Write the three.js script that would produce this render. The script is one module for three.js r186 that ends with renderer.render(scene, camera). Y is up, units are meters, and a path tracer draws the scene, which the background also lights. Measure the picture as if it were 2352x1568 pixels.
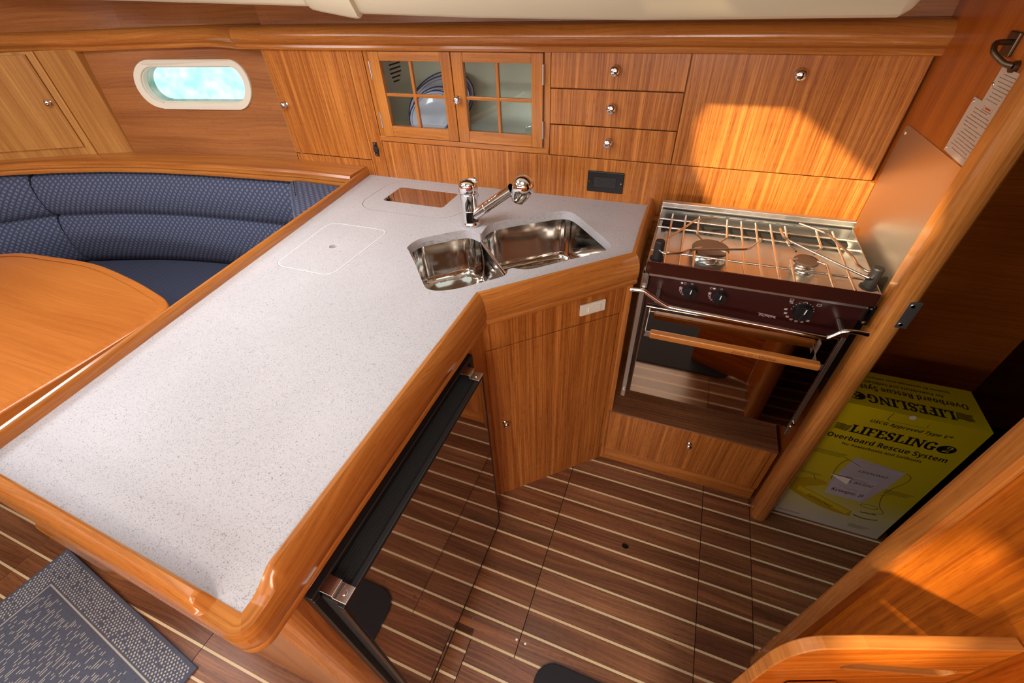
import * as THREE from 'three';
import { RoundedBoxGeometry } from 'three/addons/geometries/RoundedBoxGeometry.js';
import { mergeGeometries, toCreasedNormals, mergeVertices } from 'three/addons/utils/BufferGeometryUtils.js';
import { RectAreaLightUniformsLib } from 'three/addons/lights/RectAreaLightUniformsLib.js';

// ---------------------------------------------------------------- camera, sky, sun, area lights, exposure
// y up, metres; floor y = 0; x along the boat (aft is +x), z across (hull side is -z); the eye is 1.6 m above the sole
RectAreaLightUniformsLib.init();
const scene = new THREE.Scene();
const camera = new THREE.PerspectiveCamera(2 * Math.atan(784 / 996) * 180 / Math.PI, 2352 / 1568, 0.02, 60);
{
  const cx = new THREE.Vector3(0.934, -0.0387, -0.355), cz = new THREE.Vector3(0.293, 0.652, 0.699);
  cx.normalize(); cz.addScaledVector(cx, -cz.dot(cx)).normalize();
  const cy = new THREE.Vector3().crossVectors(cz, cx);
  camera.position.set(0, 1.6, 0);
  camera.quaternion.setFromRotationMatrix(new THREE.Matrix4().makeBasis(cx, cy, cz));
}
const renderer = new THREE.WebGLRenderer();
renderer.toneMapping = THREE.LinearToneMapping;
renderer.toneMappingExposure = 0.88;
renderer.shadowMap.enabled = true;
renderer.shadowMap.type = THREE.PCFSoftShadowMap;
scene.background = new THREE.Color().setRGB(1.7, 2.0, 2.05);
scene.environment = null;

const SUN = new THREE.Vector3(0.81, -1, -1.03);              // the way sunlight travels
const sun = new THREE.DirectionalLight(new THREE.Color().setRGB(1, 0.8, 0.48), 12);
sun.position.set(-0.2 - SUN.x * 3, 1.2 + 3, -0.6 - SUN.z * 3);
sun.target.position.set(-0.2, 1.2, -0.6);
sun.castShadow = true; sun.shadow.radius = 3; sun.shadow.mapSize.set(2048, 2048);
Object.assign(sun.shadow.camera, { left: -2.5, right: 2.5, top: 2.5, bottom: -2.5, near: 0.5, far: 9 });
scene.add(sun, sun.target);

const CEIL = 1.86;                                            // underside of the cabin top
// added overhead fill lights, modelled as frosted hatches out of view: [x, z, width, depth, colour, intensity]
const FILL_HATCHES = [
  [-2.15, -0.35, 0.60, 0.60, [0.90, 0.95, 1.0], 11],
  [-1.02, 0.35, 0.50, 0.50, [0.80, 0.88, 1.0], 1.5],
  [-1.12, -0.76, 0.44, 0.4, [1.0, 0.96, 0.92], 15],
  [0.2, 0.92, 0.50, 0.60, [1.0, 0.9, 0.76], 20],
];
// added fill lights behind the camera, modelled as a row of cabin windows: [x, y, width, height, intensity]
const FILL_WINDOWS = [[-2.5, 1.42, 0.8, 0.3, 16], [-1.2, 1.42, 0.9, 0.3, 12], [-0.05, 1.42, 0.8, 0.3, 22]], ZW = 1.6;
for (const [x, z, w, d, c, I] of FILL_HATCHES) {
  const l = new THREE.RectAreaLight(new THREE.Color().setRGB(...c), I, w, d);
  l.position.set(x, CEIL - 0.035, z); l.lookAt(x, 0, z); l.castShadow = true; scene.add(l);
}
for (const [x, y, w, h, I] of FILL_WINDOWS) {
  const l = new THREE.RectAreaLight(new THREE.Color().setRGB(1.0, 0.97, 0.93), I, w, h);
  l.position.set(x, y, ZW - 0.02); l.lookAt(x, y, 0); l.castShadow = true; scene.add(l);
}

// ---------------------------------------------------------------- helpers
const rnd = (seed) => { let s = seed >>> 0; return () => { s = (s + 0x6D2B79F5) | 0; let t = Math.imul(s ^ s >>> 15, 1 | s); t = t + Math.imul(t ^ t >>> 7, 61 | t) ^ t; return ((t ^ t >>> 14) >>> 0) / 4294967296; }; };
const used = new Map();
const numbered = (name) => { const k = used.get(name) ?? 0; used.set(name, k + 1); return k ? name + '_' + String(k).padStart(3, '0') : name; };
const V = (x, y, z) => new THREE.Vector3(x, y, z);
function mesh(name, geo, mat, parent) {
  const m = new THREE.Mesh(geo, mat); m.name = parent ? name : numbered(name); m.castShadow = m.receiveShadow = true;
  (parent ?? scene).add(m); return m;
}
function tag(o, label, category, group) { o.userData.label = label; o.userData.category = category; if (group) o.userData.group = group; return o; }
function thing(name, label, category, group) { const g = new THREE.Group(); g.name = numbered(name); scene.add(g); return tag(g, label, category, group); }
function structure(name, label, parts) { const g = new THREE.Group(); g.name = numbered(name); g.userData = { kind: 'structure', label, category: name.split('_')[0] }; scene.add(g); return g; }
const AX = { x: 0, y: 1, z: 2 };
// uv in metres: v runs with the grain, u across it
function grain(geo, axis = 'y', ou = 0, ov = 0) {
  const g = geo.index ? geo.toNonIndexed() : geo; const p = g.attributes.position, n = g.attributes.normal, a = AX[axis], uv = new Float32Array(p.count * 2);
  const get = (b, i, k) => b.array[i * 3 + k];
  for (let t = 0; t < p.count; t += 3) {
    const s = [0, 0, 0]; for (let k = 0; k < 3; k++) for (let q = 0; q < 3; q++) s[k] += Math.abs(get(n, t + q, k));
    const dom = s.indexOf(Math.max(...s)); let al = a, ac = [0, 1, 2].find((k) => k !== a && k !== dom);
    if (dom === a) { [ac, al] = [0, 1, 2].filter((k) => k !== a); }
    for (let q = 0; q < 3; q++) { uv[(t + q) * 2] = get(p, t + q, ac) + ou; uv[(t + q) * 2 + 1] = get(p, t + q, al) + ov; }
  }
  g.setAttribute('uv', new THREE.BufferAttribute(uv, 2)); return g;
}
function box(x0, x1, y0, y1, z0, z1, r = 0, seg = 2) {
  const w = x1 - x0, h = y1 - y0, d = z1 - z0; r = Math.min(r, w / 2.01, h / 2.01, d / 2.01);
  const g = r > 0 ? new RoundedBoxGeometry(w, h, d, seg, r) : new THREE.BoxGeometry(w, h, d);
  return g.translate((x0 + x1) / 2, (y0 + y1) / 2, (z0 + z1) / 2);
}
const lathe = (pts, seg = 32) => new THREE.LatheGeometry(pts.map(([r, y]) => new THREE.Vector2(r, y)), seg);
const cyl = (r0, r1, h, seg = 24) => new THREE.CylinderGeometry(r1, r0, h, seg).translate(0, h / 2, 0);
const tube = (pts, r, n = 24, seg = 8, round = 0.3) => new THREE.TubeGeometry(new THREE.CatmullRomCurve3(pts.map((p) => V(...p)), false, 'catmullrom', round), n, r, seg, false);
const bar = (a, b, r, seg = 8) => new THREE.TubeGeometry(new THREE.LineCurve3(V(...a), V(...b)), 1, r, seg, false);
const merge = (list) => mergeGeometries(list.map((g) => { const q = g.index ? g.toNonIndexed() : g; for (const k of Object.keys(q.attributes)) if (!['position', 'normal', 'uv'].includes(k)) q.deleteAttribute(k); return q; }));
// flat outline [[x, z], ...] raised from y0 to y1
function shapeXZ(pts, holes = []) {
  const s = new THREE.Shape(pts.map(([x, z]) => new THREE.Vector2(x, -z)));
  for (const h of holes) s.holes.push(new THREE.Path(h.map(([x, z]) => new THREE.Vector2(x, -z))));
  return s;
}
function slab(pts, y0, y1, holes = [], bevel = 0) {
  const g = new THREE.ExtrudeGeometry(shapeXZ(pts, holes), { depth: y1 - y0 - 2 * bevel, bevelEnabled: bevel > 0, bevelThickness: bevel, bevelSize: bevel, bevelOffset: -bevel, bevelSegments: 3, curveSegments: 8 });
  return g.rotateX(-Math.PI / 2).translate(0, y0 + bevel, 0);
}
const mapXZ = (g) => { const p = g.attributes.position, uv = g.attributes.uv; for (let i = 0; i < p.count; i++) Math.abs(g.attributes.normal.getY(i)) > 0.5 ? uv.setXY(i, p.getX(i), p.getZ(i)) : uv.setXY(i, p.getX(i) + p.getZ(i), p.getY(i)); return g; };
function roundRect(x0, x1, z0, z1, r, n = 6) {
  const out = []; for (const [cx, cz, a] of [[x1 - r, z1 - r, 0], [x0 + r, z1 - r, 1], [x0 + r, z0 + r, 2], [x1 - r, z0 + r, 3]]) for (let i = 0; i <= n; i++) { const t = (a + i / n) * Math.PI / 2; out.push([cx + r * Math.cos(t), cz + r * Math.sin(t)]); }
  return out;
}
const spline = (pts, n, tension = 0.5) => new THREE.CatmullRomCurve3(pts.map(([x, z]) => V(x, 0, z)), true, 'catmullrom', tension).getPoints(n).slice(0, n).map((p) => [p.x, p.z]);
const circle = (cx, cz, r, n = 24) => Array.from({ length: n }, (_, i) => [cx + r * Math.cos(i / n * 2 * Math.PI), cz + r * Math.sin(i / n * 2 * Math.PI)]);
const roundPoly = (P, r, n = 7) => P.flatMap((p, i) => { const a = P[(i + P.length - 1) % P.length], b = P[(i + 1) % P.length], u = (q) => { const l = Math.hypot(q[0] - p[0], q[1] - p[1]); return [p[0] + (q[0] - p[0]) / l * r, p[1] + (q[1] - p[1]) / l * r]; }, s = u(a), e = u(b); return Array.from({ length: n + 1 }, (_, k) => { const t = k / n, m = 1 - t; return [m * m * s[0] + 2 * m * t * p[0] + t * t * e[0], m * m * s[1] + 2 * m * t * p[1] + t * t * e[1]]; }); });
const grow = (p, k) => { const c = p.reduce((s, q) => [s[0] + q[0] / p.length, s[1] + q[1] / p.length], [0, 0]); return p.map((q, i) => { const n = p.length, a = p[(i + n - 1) % n], b = p[(i + 1) % n]; let nx = b[1] - a[1], nz = a[0] - b[0]; const l = Math.hypot(nx, nz); nx /= l; nz /= l; const s = nx * (q[0] - c[0]) + nz * (q[1] - c[1]) > 0 ? 1 : -1; return [q[0] + nx * k * s, q[1] + nz * k * s]; }); };
// surface through cross-sections (arrays of Vector3); uv in metres: u round the section, v along
function loft(sections, { closed = true, caps = true, crease = 0.7 } = {}) {
  const m = sections[0].length, n = sections.length, pos = [], uv = [], idx = [], M = closed ? m + 1 : m;
  let v = 0; const us = [0]; for (let j = 1; j < M; j++) us.push(us[j - 1] + sections[0][j % m].distanceTo(sections[0][j - 1]));
  for (let i = 0; i < n; i++) {
    if (i) v += sections[i][0].distanceTo(sections[i - 1][0]);
    for (let j = 0; j < M; j++) { const p = sections[i][j % m]; pos.push(p.x, p.y, p.z); uv.push(us[j], v); }
  }
  for (let i = 0; i < n - 1; i++) for (let j = 0; j < M - 1; j++) { const a = i * M + j, b = a + M; idx.push(a, b, a + 1, b, b + 1, a + 1); }
  if (closed && caps) for (const [i, flip] of [[0, true], [n - 1, false]]) {
    const s = sections[i], o = s[0], e1 = s[1].clone().sub(o).normalize(), nn = new THREE.Vector3();
    for (let j = 1; j < m - 1; j++) nn.add(s[j].clone().sub(o).cross(s[j + 1].clone().sub(o)));
    nn.normalize(); const e2 = nn.clone().cross(e1), c2 = s.map((p) => new THREE.Vector2(p.clone().sub(o).dot(e1), p.clone().sub(o).dot(e2)));
    const base = pos.length / 3; for (const [k, p] of s.entries()) { pos.push(p.x, p.y, p.z); uv.push(c2[k].x, c2[k].y); }
    for (const t of THREE.ShapeUtils.triangulateShape(c2, [])) flip ? idx.push(base + t[0], base + t[2], base + t[1]) : idx.push(base + t[0], base + t[1], base + t[2]);
  }
  const g = new THREE.BufferGeometry(); g.setAttribute('position', new THREE.Float32BufferAttribute(pos, 3)); g.setAttribute('uv', new THREE.Float32BufferAttribute(uv, 2)); g.setIndex(idx); g.computeVertexNormals();
  return toCreasedNormals(g, crease);
}
// cross-sections of a moulding: profile [[out, y], ...] carried along path [[x, z], ...] with mitred corners; outward is (-dz, dx)
function mitred(profile, path, bend = null) {
  const n = path.length, nor = []; for (let i = 0; i < n - 1; i++) { const dx = path[i + 1][0] - path[i][0], dz = path[i + 1][1] - path[i][1], l = Math.hypot(dx, dz); nor.push([-dz / l, dx / l]); }
  return path.map(([x, z, nx, nz], i) => {
    if (nx !== undefined) return profile.map(([o, y]) => V(x + nx * o, bend ? bend(i, o, y) : y, z + nz * o));
    const a = nor[Math.max(0, i - 1)], b = nor[Math.min(n - 2, i)]; let mx = a[0] + b[0], mz = a[1] + b[1]; const l = Math.hypot(mx, mz); mx /= l; mz /= l; const k = 1 / Math.max(0.3, mx * b[0] + mz * b[1]);
    return profile.map(([o, y]) => { const yy = bend ? bend(i, o, y) : y; return V(x + mx * o * k, yy, z + mz * o * k); });
  });
}
const lerp = (a, b, t) => a + (b - a) * t, clamp = (x, a = 0, b = 1) => Math.min(b, Math.max(a, x)), smooth = (t) => { t = clamp(t); return t * t * (3 - 2 * t); };
const table = (rows) => (x) => { if (x <= rows[0][0]) return rows[0][1]; for (let i = 1; i < rows.length; i++) if (x <= rows[i][0]) return lerp(rows[i - 1][1], rows[i][1], (x - rows[i - 1][0]) / (rows[i][0] - rows[i - 1][0])); return rows[rows.length - 1][1]; };

// ---------------------------------------------------------------- textures
function noise(seed, px, py) {
  const r = rnd(seed), t = new Float32Array(px * py).map(() => r());
  return (u, v) => { u = (u - Math.floor(u)) * px; v = (v - Math.floor(v)) * py; let x = Math.floor(u), y = Math.floor(v), fx = u - x, fy = v - y; fx = fx * fx * (3 - 2 * fx); fy = fy * fy * (3 - 2 * fy); const x1 = (x + 1) % px, y1 = (y + 1) % py; x %= px; y %= py; const a = t[y * px + x], b = t[y * px + x1], c = t[y1 * px + x], d = t[y1 * px + x1]; return a + (b - a) * fx + (c - a + (a - b - c + d) * fx) * fy; };
}
function dataTex(W, H, fn, rx, ry, srgb = true) {
  const d = new Uint8Array(W * H * 4), o = [0, 0, 0];
  for (let y = 0; y < H; y++) for (let x = 0; x < W; x++) { fn((x + 0.5) / W, (y + 0.5) / H, o); const i = (y * W + x) * 4; d[i] = o[0]; d[i + 1] = o[1]; d[i + 2] = o[2]; d[i + 3] = 255; }
  const t = new THREE.DataTexture(d, W, H); t.wrapS = t.wrapT = THREE.RepeatWrapping; t.magFilter = THREE.LinearFilter; t.minFilter = THREE.LinearMipmapLinearFilter; t.generateMipmaps = true;
  if (srgb) t.colorSpace = THREE.SRGBColorSpace; t.repeat.set(rx, ry); t.needsUpdate = true; return t;
}
// veneer: streaks along v; tile 0.5 m across, 1 m along
function woodTex(seed, dark, light, { streak = 0.5, fine = 0.3, pore = 0.35, wander = 0.03, broad = 26, lines = 110, hair = 0.28, W = 512 } = {}) {
  const n0 = noise(seed, 5, 3), nA = noise(seed + 1, broad, 2), nB = noise(seed + 2, lines, 3), nC = noise(seed + 3, 300, 9), nD = noise(seed + 4, 430, 46), nE = noise(seed + 5, 4, 4);
  return dataTex(W, 1024, (u, v, o) => {
    const uu = u + (n0(u, v) - 0.5) * wander; let s = 0.5 + streak * (nA(uu, v) - 0.5) + fine * (nB(uu, v) - 0.5) + hair * (nC(uu, v) - 0.5) + 0.18 * (nE(u, v) - 0.5);
    const p = nD(uu, v); if (p > 0.66) s -= pore * (p - 0.66) * 2.4; s = clamp(s * 1.15 - 0.07);
    for (let k = 0; k < 3; k++) o[k] = lerp(dark[k], light[k], s);
  }, 2, 1);
}
const canvas = (w, h, draw) => { const c = document.createElement('canvas'); c.width = w; c.height = h; draw(c.getContext('2d'), w, h); const t = new THREE.CanvasTexture(c); t.colorSpace = THREE.SRGBColorSpace; t.magFilter = THREE.LinearFilter; return t; };
const std = (o) => new THREE.MeshPhysicalMaterial(o);
const rgb = (r, g, b) => new THREE.Color(`rgb(${r},${g},${b})`);
const varnish = (map, roughness = 0.34, coat = 0.35) => std({ map, roughness, clearcoat: coat, clearcoatRoughness: 0.16, specularIntensity: 0.6 });

const T = {
  galley: woodTex(11, [140, 76, 28], [212, 138, 66], { streak: 0.26, fine: 0.5, pore: 0.42, broad: 44, lines: 150, hair: 0.42, W: 1024 }),
  trim: woodTex(21, [148, 84, 34], [212, 142, 70], { streak: 0.42, fine: 0.22, pore: 0.25, wander: 0.08, broad: 12 }),
  hull: woodTex(31, [124, 72, 36], [176, 114, 62], { streak: 0.36, fine: 0.28, pore: 0.3, wander: 0.05, broad: 20 }),
  pale: woodTex(41, [148, 94, 42], [198, 146, 80], { streak: 0.42, fine: 0.34, pore: 0.25, broad: 20 }),
  bulk: woodTex(51, [152, 74, 18], [208, 118, 40], { streak: 0.38, fine: 0.22, pore: 0.3, broad: 12 }),
  panel: woodTex(61, [144, 68, 10], [222, 126, 32], { streak: 0.34, fine: 0.42, pore: 0.4, broad: 34 }),
  table: woodTex(71, [168, 92, 36], [208, 128, 58], { streak: 0.36, fine: 0.2, pore: 0.2, wander: 0.06, broad: 10 }),
  sole: woodTex(81, [94, 60, 40], [172, 118, 82], { streak: 0.42, fine: 0.34, pore: 0.45, wander: 0.05, broad: 26 }),
};
const speck = (() => { const a = noise(101, 190, 190), b = noise(102, 330, 330), c = noise(103, 5, 5), e = noise(104, 120, 120); return dataTex(1024, 1024, (u, v, o) => {
  let k = 1 + 0.025 * (c(u, v) - 0.5); const p = a(u, v), q = b(u, v), w = e(u, v); let r = 191, g = 189, bl = 194;
  if (q > 0.7) { const f = (q - 0.7) * 1.7; r -= 120 * f; g -= 118 * f; bl -= 112 * f; } if (p > 0.88) { const f = (p - 0.88) * 3.2; r -= 120 * f; g -= 118 * f; bl -= 110 * f; } if (w > 0.9) { r += 8; g += 9; bl += 10; }
  o[0] = clamp(r * k, 0, 255); o[1] = clamp(g * k, 0, 255); o[2] = clamp(bl * k, 0, 255); }, 1 / 0.4, 1 / 0.4); })();
// upholstery: small open diamonds on blue, one repeat is 28 mm
const weave = (() => { const n = noise(111, 40, 40); return dataTex(256, 256, (u, v, o) => {
  const f = (a) => a - Math.floor(a), cell = (x, y) => Math.abs(x - 0.5) + Math.abs(y - 0.5); const d1 = cell(u, v), d2 = cell(f(u + 0.5), f(v + 0.5)), d = Math.min(d1, d2); const k = 0.82 + 0.36 * n(u, v);
  let c = [70, 78, 104]; if (d < 0.08) c = [44, 49, 70]; else if (d < 0.19) c = [122, 128, 146]; else if (d > 0.44) c = [46, 52, 74]; for (let i = 0; i < 3; i++) o[i] = clamp(c[i] * k, 0, 255); }, 1 / 0.028, 1 / 0.028); })();
const seatWeave = (() => { const n = noise(112, 50, 50); return dataTex(128, 128, (u, v, o) => { const k = 0.75 + 0.5 * n(u, v), l = (Math.sin(u * Math.PI * 2) > 0.5) !== (Math.sin(v * Math.PI * 4) > 0.6); const c = l ? [78, 84, 106] : [56, 62, 84]; for (let i = 0; i < 3; i++) o[i] = clamp(c[i] * k, 0, 255); }, 1 / 0.02, 1 / 0.02); })();

const M = {
  galley: varnish(T.galley), galley2: varnish((() => { const t = T.galley.clone(); t.offset.set(0.31, 0.47); t.needsUpdate = true; return t; })()),
  trim: varnish(T.trim, 0.24, 0.6), hull: varnish(T.hull, 0.42, 0.15), pale: varnish(T.pale, 0.4, 0.2), bulk: varnish(T.bulk, 0.36, 0.3), panel: varnish(T.panel, 0.42, 0.15), table: varnish(T.table, 0.28, 0.5),
  sole: [0, 1, 2, 3].map((i) => { const t = T.sole.clone(); t.offset.set(i * 0.23, i * 0.41); t.needsUpdate = true; return std({ map: t, color: [rgb(255, 255, 255), rgb(240, 232, 226), rgb(255, 246, 238), rgb(230, 222, 216)][i], roughness: 0.36, clearcoat: 0.2, clearcoatRoughness: 0.25 }); }),
  holly: std({ color: rgb(226, 208, 168), roughness: 0.4 }), seam: std({ color: rgb(22, 14, 10), roughness: 0.9 }),
  counter: std({ map: speck, roughness: 0.42, specularIntensity: 0.5 }), counterEdge: std({ color: rgb(214, 211, 212), roughness: 0.35 }),
  bright: std({ color: rgb(240, 238, 236), roughness: 0.4 }), ply: std({ map: (() => { const t = T.pale.clone(); t.needsUpdate = true; return t; })(), color: rgb(255, 226, 200), roughness: 0.5 }),
  chrome: std({ color: new THREE.Color().setRGB(0.86, 0.86, 0.88), metalness: 1, roughness: 0.06 }), steel: std({ color: new THREE.Color().setRGB(0.62, 0.59, 0.56), metalness: 1, roughness: 0.2 }),
  sink: std({ color: new THREE.Color().setRGB(0.62, 0.58, 0.54), metalness: 1, roughness: 0.1 }), brushed: std({ color: new THREE.Color().setRGB(0.6, 0.58, 0.56), metalness: 1, roughness: 0.36 }),
  wire: std({ color: new THREE.Color().setRGB(0.72, 0.66, 0.61), metalness: 1, roughness: 0.22 }), bronzeMirror: std({ color: new THREE.Color().setRGB(0.5, 0.42, 0.34), metalness: 1, roughness: 0.03 }),
  smoked: std({ color: new THREE.Color().setRGB(0.5, 0.43, 0.41), metalness: 1, roughness: 0.035 }), oven: std({ color: new THREE.Color().setRGB(0.55, 0.45, 0.36), metalness: 1, roughness: 0.04 }), lip: std({ color: rgb(84, 42, 32), metalness: 0.55, roughness: 0.14 }),
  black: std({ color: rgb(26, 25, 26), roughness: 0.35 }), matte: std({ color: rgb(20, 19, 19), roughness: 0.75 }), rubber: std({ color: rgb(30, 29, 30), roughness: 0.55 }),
  cream: std({ color: rgb(208, 196, 168), roughness: 0.55 }), white: std({ color: rgb(232, 228, 214), roughness: 0.4 }), vinyl: std({ color: rgb(222, 214, 196), roughness: 0.6 }),
  inside: std({ color: rgb(222, 224, 212), roughness: 0.6 }), iron: std({ color: rgb(70, 46, 34), roughness: 0.75, metalness: 0.2 }), bronze: std({ color: new THREE.Color().setRGB(0.16, 0.12, 0.08), metalness: 1, roughness: 0.4 }),
  fabric: std({ map: weave, roughness: 0.95, sheen: 0.4, sheenRoughness: 0.6, sheenColor: rgb(120, 130, 160) }), seat: std({ map: seatWeave, roughness: 0.95 }),
  glass: std({ color: rgb(246, 250, 248), transmission: 1, roughness: 0, thickness: 0, ior: 1.45 }), mat: std({ color: rgb(38, 38, 44), roughness: 0.95 }),
};

// ---------------------------------------------------------------- setting: sole, hull side, bulkheads, cabin top
const ZB = -1.52;                                             // face of the galley lockers
const XB = 0.513;                                             // galley face of the aft bulkhead
{
  const f = structure('floor', 'brown teak floor with pale holly strips', 0);
  mesh('subfloor', box(-4, 2.1, -0.08, -0.014, -2, 1.7), M.seam, f);
  const pitch = 0.0697, z0 = -1.0305, r = rnd(5), seams = [-3.4, -2.005, -1.126, -0.185, 0.326, 0.493, 0.95];
  const hole = [0.075, -0.787];
  for (let k = -2; k < 22; k++) {
    const za = z0 + k * pitch + 0.0036, zb = z0 + (k + 1) * pitch - 0.0036; let cuts = seams;
    if (k >= 10) cuts = [-3.4, -2.005, -1.126, -0.33, 0.326, 0.493, 0.95];
    for (let i = 0; i < cuts.length - 1; i++) {
      const dz = k >= 10 && cuts[i + 1] < -0.3 ? -0.028 : 0, a = cuts[i] + 0.0012, b = cuts[i + 1] - 0.0012, ou = r(), ov = r(); let g = box(a, b, -0.013, 0, za + dz, zb + dz);
      if (hole[0] > a && hole[0] < b && hole[1] > za && hole[1] < zb) g = slab([[a, za], [b, za], [b, zb], [a, zb]], -0.013, 0, [circle(...hole, 0.0125)]);
      mesh('plank', grain(g, 'x', ou, ov), M.sole[Math.floor(r() * 4)], f);
      mesh('holly_strip', box(a, b, -0.013, 0.0002, zb + dz + 0.0002, zb + dz + 0.007), M.holly, f);
    }
  }
  for (const [x, z] of [[-0.194, -0.377], [-0.165, -0.376], [-0.35, -0.383], [0.455, -1.088], [0.02, -1.09]]) mesh('screw', cyl(0.004, 0.0035, 0.001, 12).translate(x, 0, z), M.steel, f);
}
// hull side forward of the galley: it leans outboard and curves in towards the bow
const hullLow = table([[-3.6, -1.05], [-3.226, -1.183], [-2.954, -1.31], [-2.701, -1.376], [-2.576, -1.398], [-2.428, -1.42], [-2.068, -1.474], [-1.8, -1.505], [-1.615, -1.515], [-1.0, -1.53]]);
const hullHigh = table([[-3.6, -1.13], [-2.931, -1.35], [-2.72, -1.4], [-2.52, -1.43], [-2.245, -1.525], [-1.95, -1.588], [-1.615, -1.6], [-1.0, -1.6]]);
const hullZ = (x, y) => lerp(hullLow(x), hullHigh(x), Math.max(0, (y - 0.985) / 0.415));
function patch(x0, x1, y0, y1, nx, ny, off = 0, thick = 0.02) {
  const sec = []; for (let i = 0; i <= nx; i++) { const x = lerp(x0, x1, i / nx), a = [], b = []; for (let j = 0; j <= ny; j++) { const y = lerp(y0, y1, j / ny); a.push(V(x, y, hullZ(x, y) + off)); b.unshift(V(x, y, hullZ(x, y) + off - thick)); } sec.push([...a, ...b]); }
  return grain(loft(sec, { crease: 0.5 }), 'x');
}
const PORT = { x: -2.075, y: 1.268, w: 0.57, h: 0.186 };
{
  const px0 = PORT.x - PORT.w / 2 + 0.028, px1 = PORT.x + PORT.w / 2 - 0.028, py0 = PORT.y - PORT.h / 2 + 0.027, py1 = PORT.y + PORT.h / 2 - 0.027;
  const w = structure('wall_hull', 'brown wooden hull lining with horizontal grain', 0);
  mesh('lining', merge([patch(-3.6, px0, 0.5, 1.9, 16, 6), patch(px1, -1.625, 0.5, 1.9, 6, 6), patch(px0, px1, 0.5, py0, 8, 3), patch(px0, px1, py1, 1.9, 8, 3)]), M.hull, w);
  const wb = structure('wall_back', 'hull side behind the galley lockers', 0);
  mesh('lining', merge([grain(box(-1.2, 2.1, -0.1, 1.9, -1.9, -1.86), 'x'), grain(box(-1.63, -1.2, 0, 1.9, -1.9, -1.86), 'x')]), M.hull, wb);
  mesh('return_panel', merge([grain(box(-1.64, -1.622, 0, 1.9, -1.9, -1.6), 'y'), grain(box(-1.64, -1.25, 0, 0.93, -1.56, -1.54), 'x')]), M.hull, wb);
  mesh('upper_lining', grain(box(-1.62, XB, 1.46, 1.9, -1.6, -1.56), 'x'), M.hull, wb);
  // portlight: white frame, pane
  const p = structure('window_1', 'oval portlight with white plastic frame', 0);
  const stadium = (w2, h2) => { const s = new THREE.Shape(), r = h2 * 0.98; s.moveTo(-w2 + r, -h2); s.lineTo(w2 - r, -h2); s.absarc(w2 - r, -h2 + r, r, -Math.PI / 2, Math.PI / 2); s.lineTo(-w2 + r, h2); s.absarc(-w2 + r, h2 - r, r, Math.PI / 2, Math.PI * 1.5); return s; };
  const bend = (g) => { const q = g.attributes.position; for (let i = 0; i < q.count; i++) { const x = PORT.x + q.getX(i), y = PORT.y + q.getY(i); q.setXYZ(i, x, y, hullZ(x, y) + q.getZ(i)); } g.computeVertexNormals(); return g; };
  const ring = stadium(PORT.w / 2, PORT.h / 2); ring.holes.push(stadium(PORT.w / 2 - 0.03, PORT.h / 2 - 0.026));
  mesh('window_frame', bend(new THREE.ExtrudeGeometry(ring, { depth: 0.006, bevelEnabled: true, bevelSize: 0.003, bevelThickness: 0.003, bevelOffset: -0.003, bevelSegments: 2, curveSegments: 16 })), M.vinyl, p);
  const lin = stadium(PORT.w / 2 - 0.03, PORT.h / 2 - 0.026); lin.holes.push(stadium(PORT.w / 2 - 0.033, PORT.h / 2 - 0.029));
  mesh('window_liner', bend(new THREE.ExtrudeGeometry(lin, { depth: 0.05, bevelEnabled: false, curveSegments: 16 }).translate(0, 0, -0.05)), M.vinyl, p);
  const wet = (() => { const a = noise(121, 9, 7), b = noise(122, 24, 16); return dataTex(256, 256, (u, v, o) => { const k = clamp(0.45 + 0.7 * (a(u, v) - 0.5) + 0.5 * (b(u, v) - 0.5)); o[0] = lerp(205, 246, k); o[1] = lerp(232, 252, k); o[2] = lerp(232, 252, k); }, 2, 4); })();
  mesh('pane', bend(new THREE.ExtrudeGeometry(stadium(PORT.w / 2 - 0.033, PORT.h / 2 - 0.029), { depth: 0.003, bevelEnabled: false, curveSegments: 16 }).translate(0, 0, -0.022)), std({ map: wet, transmission: 1, roughness: 0.05, thickness: 0 }), p);
  for (const [dx, dy] of [[-0.2, 0.078], [0.2, 0.078], [-0.2, -0.078], [0.2, -0.078]]) { const x = PORT.x + dx, y = PORT.y + dy; mesh('screw', cyl(0.0035, 0.003, 0.002, 10).rotateX(Math.PI / 2).translate(x, y, hullZ(x, y) + 0.006), M.steel, p); }
}
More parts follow.
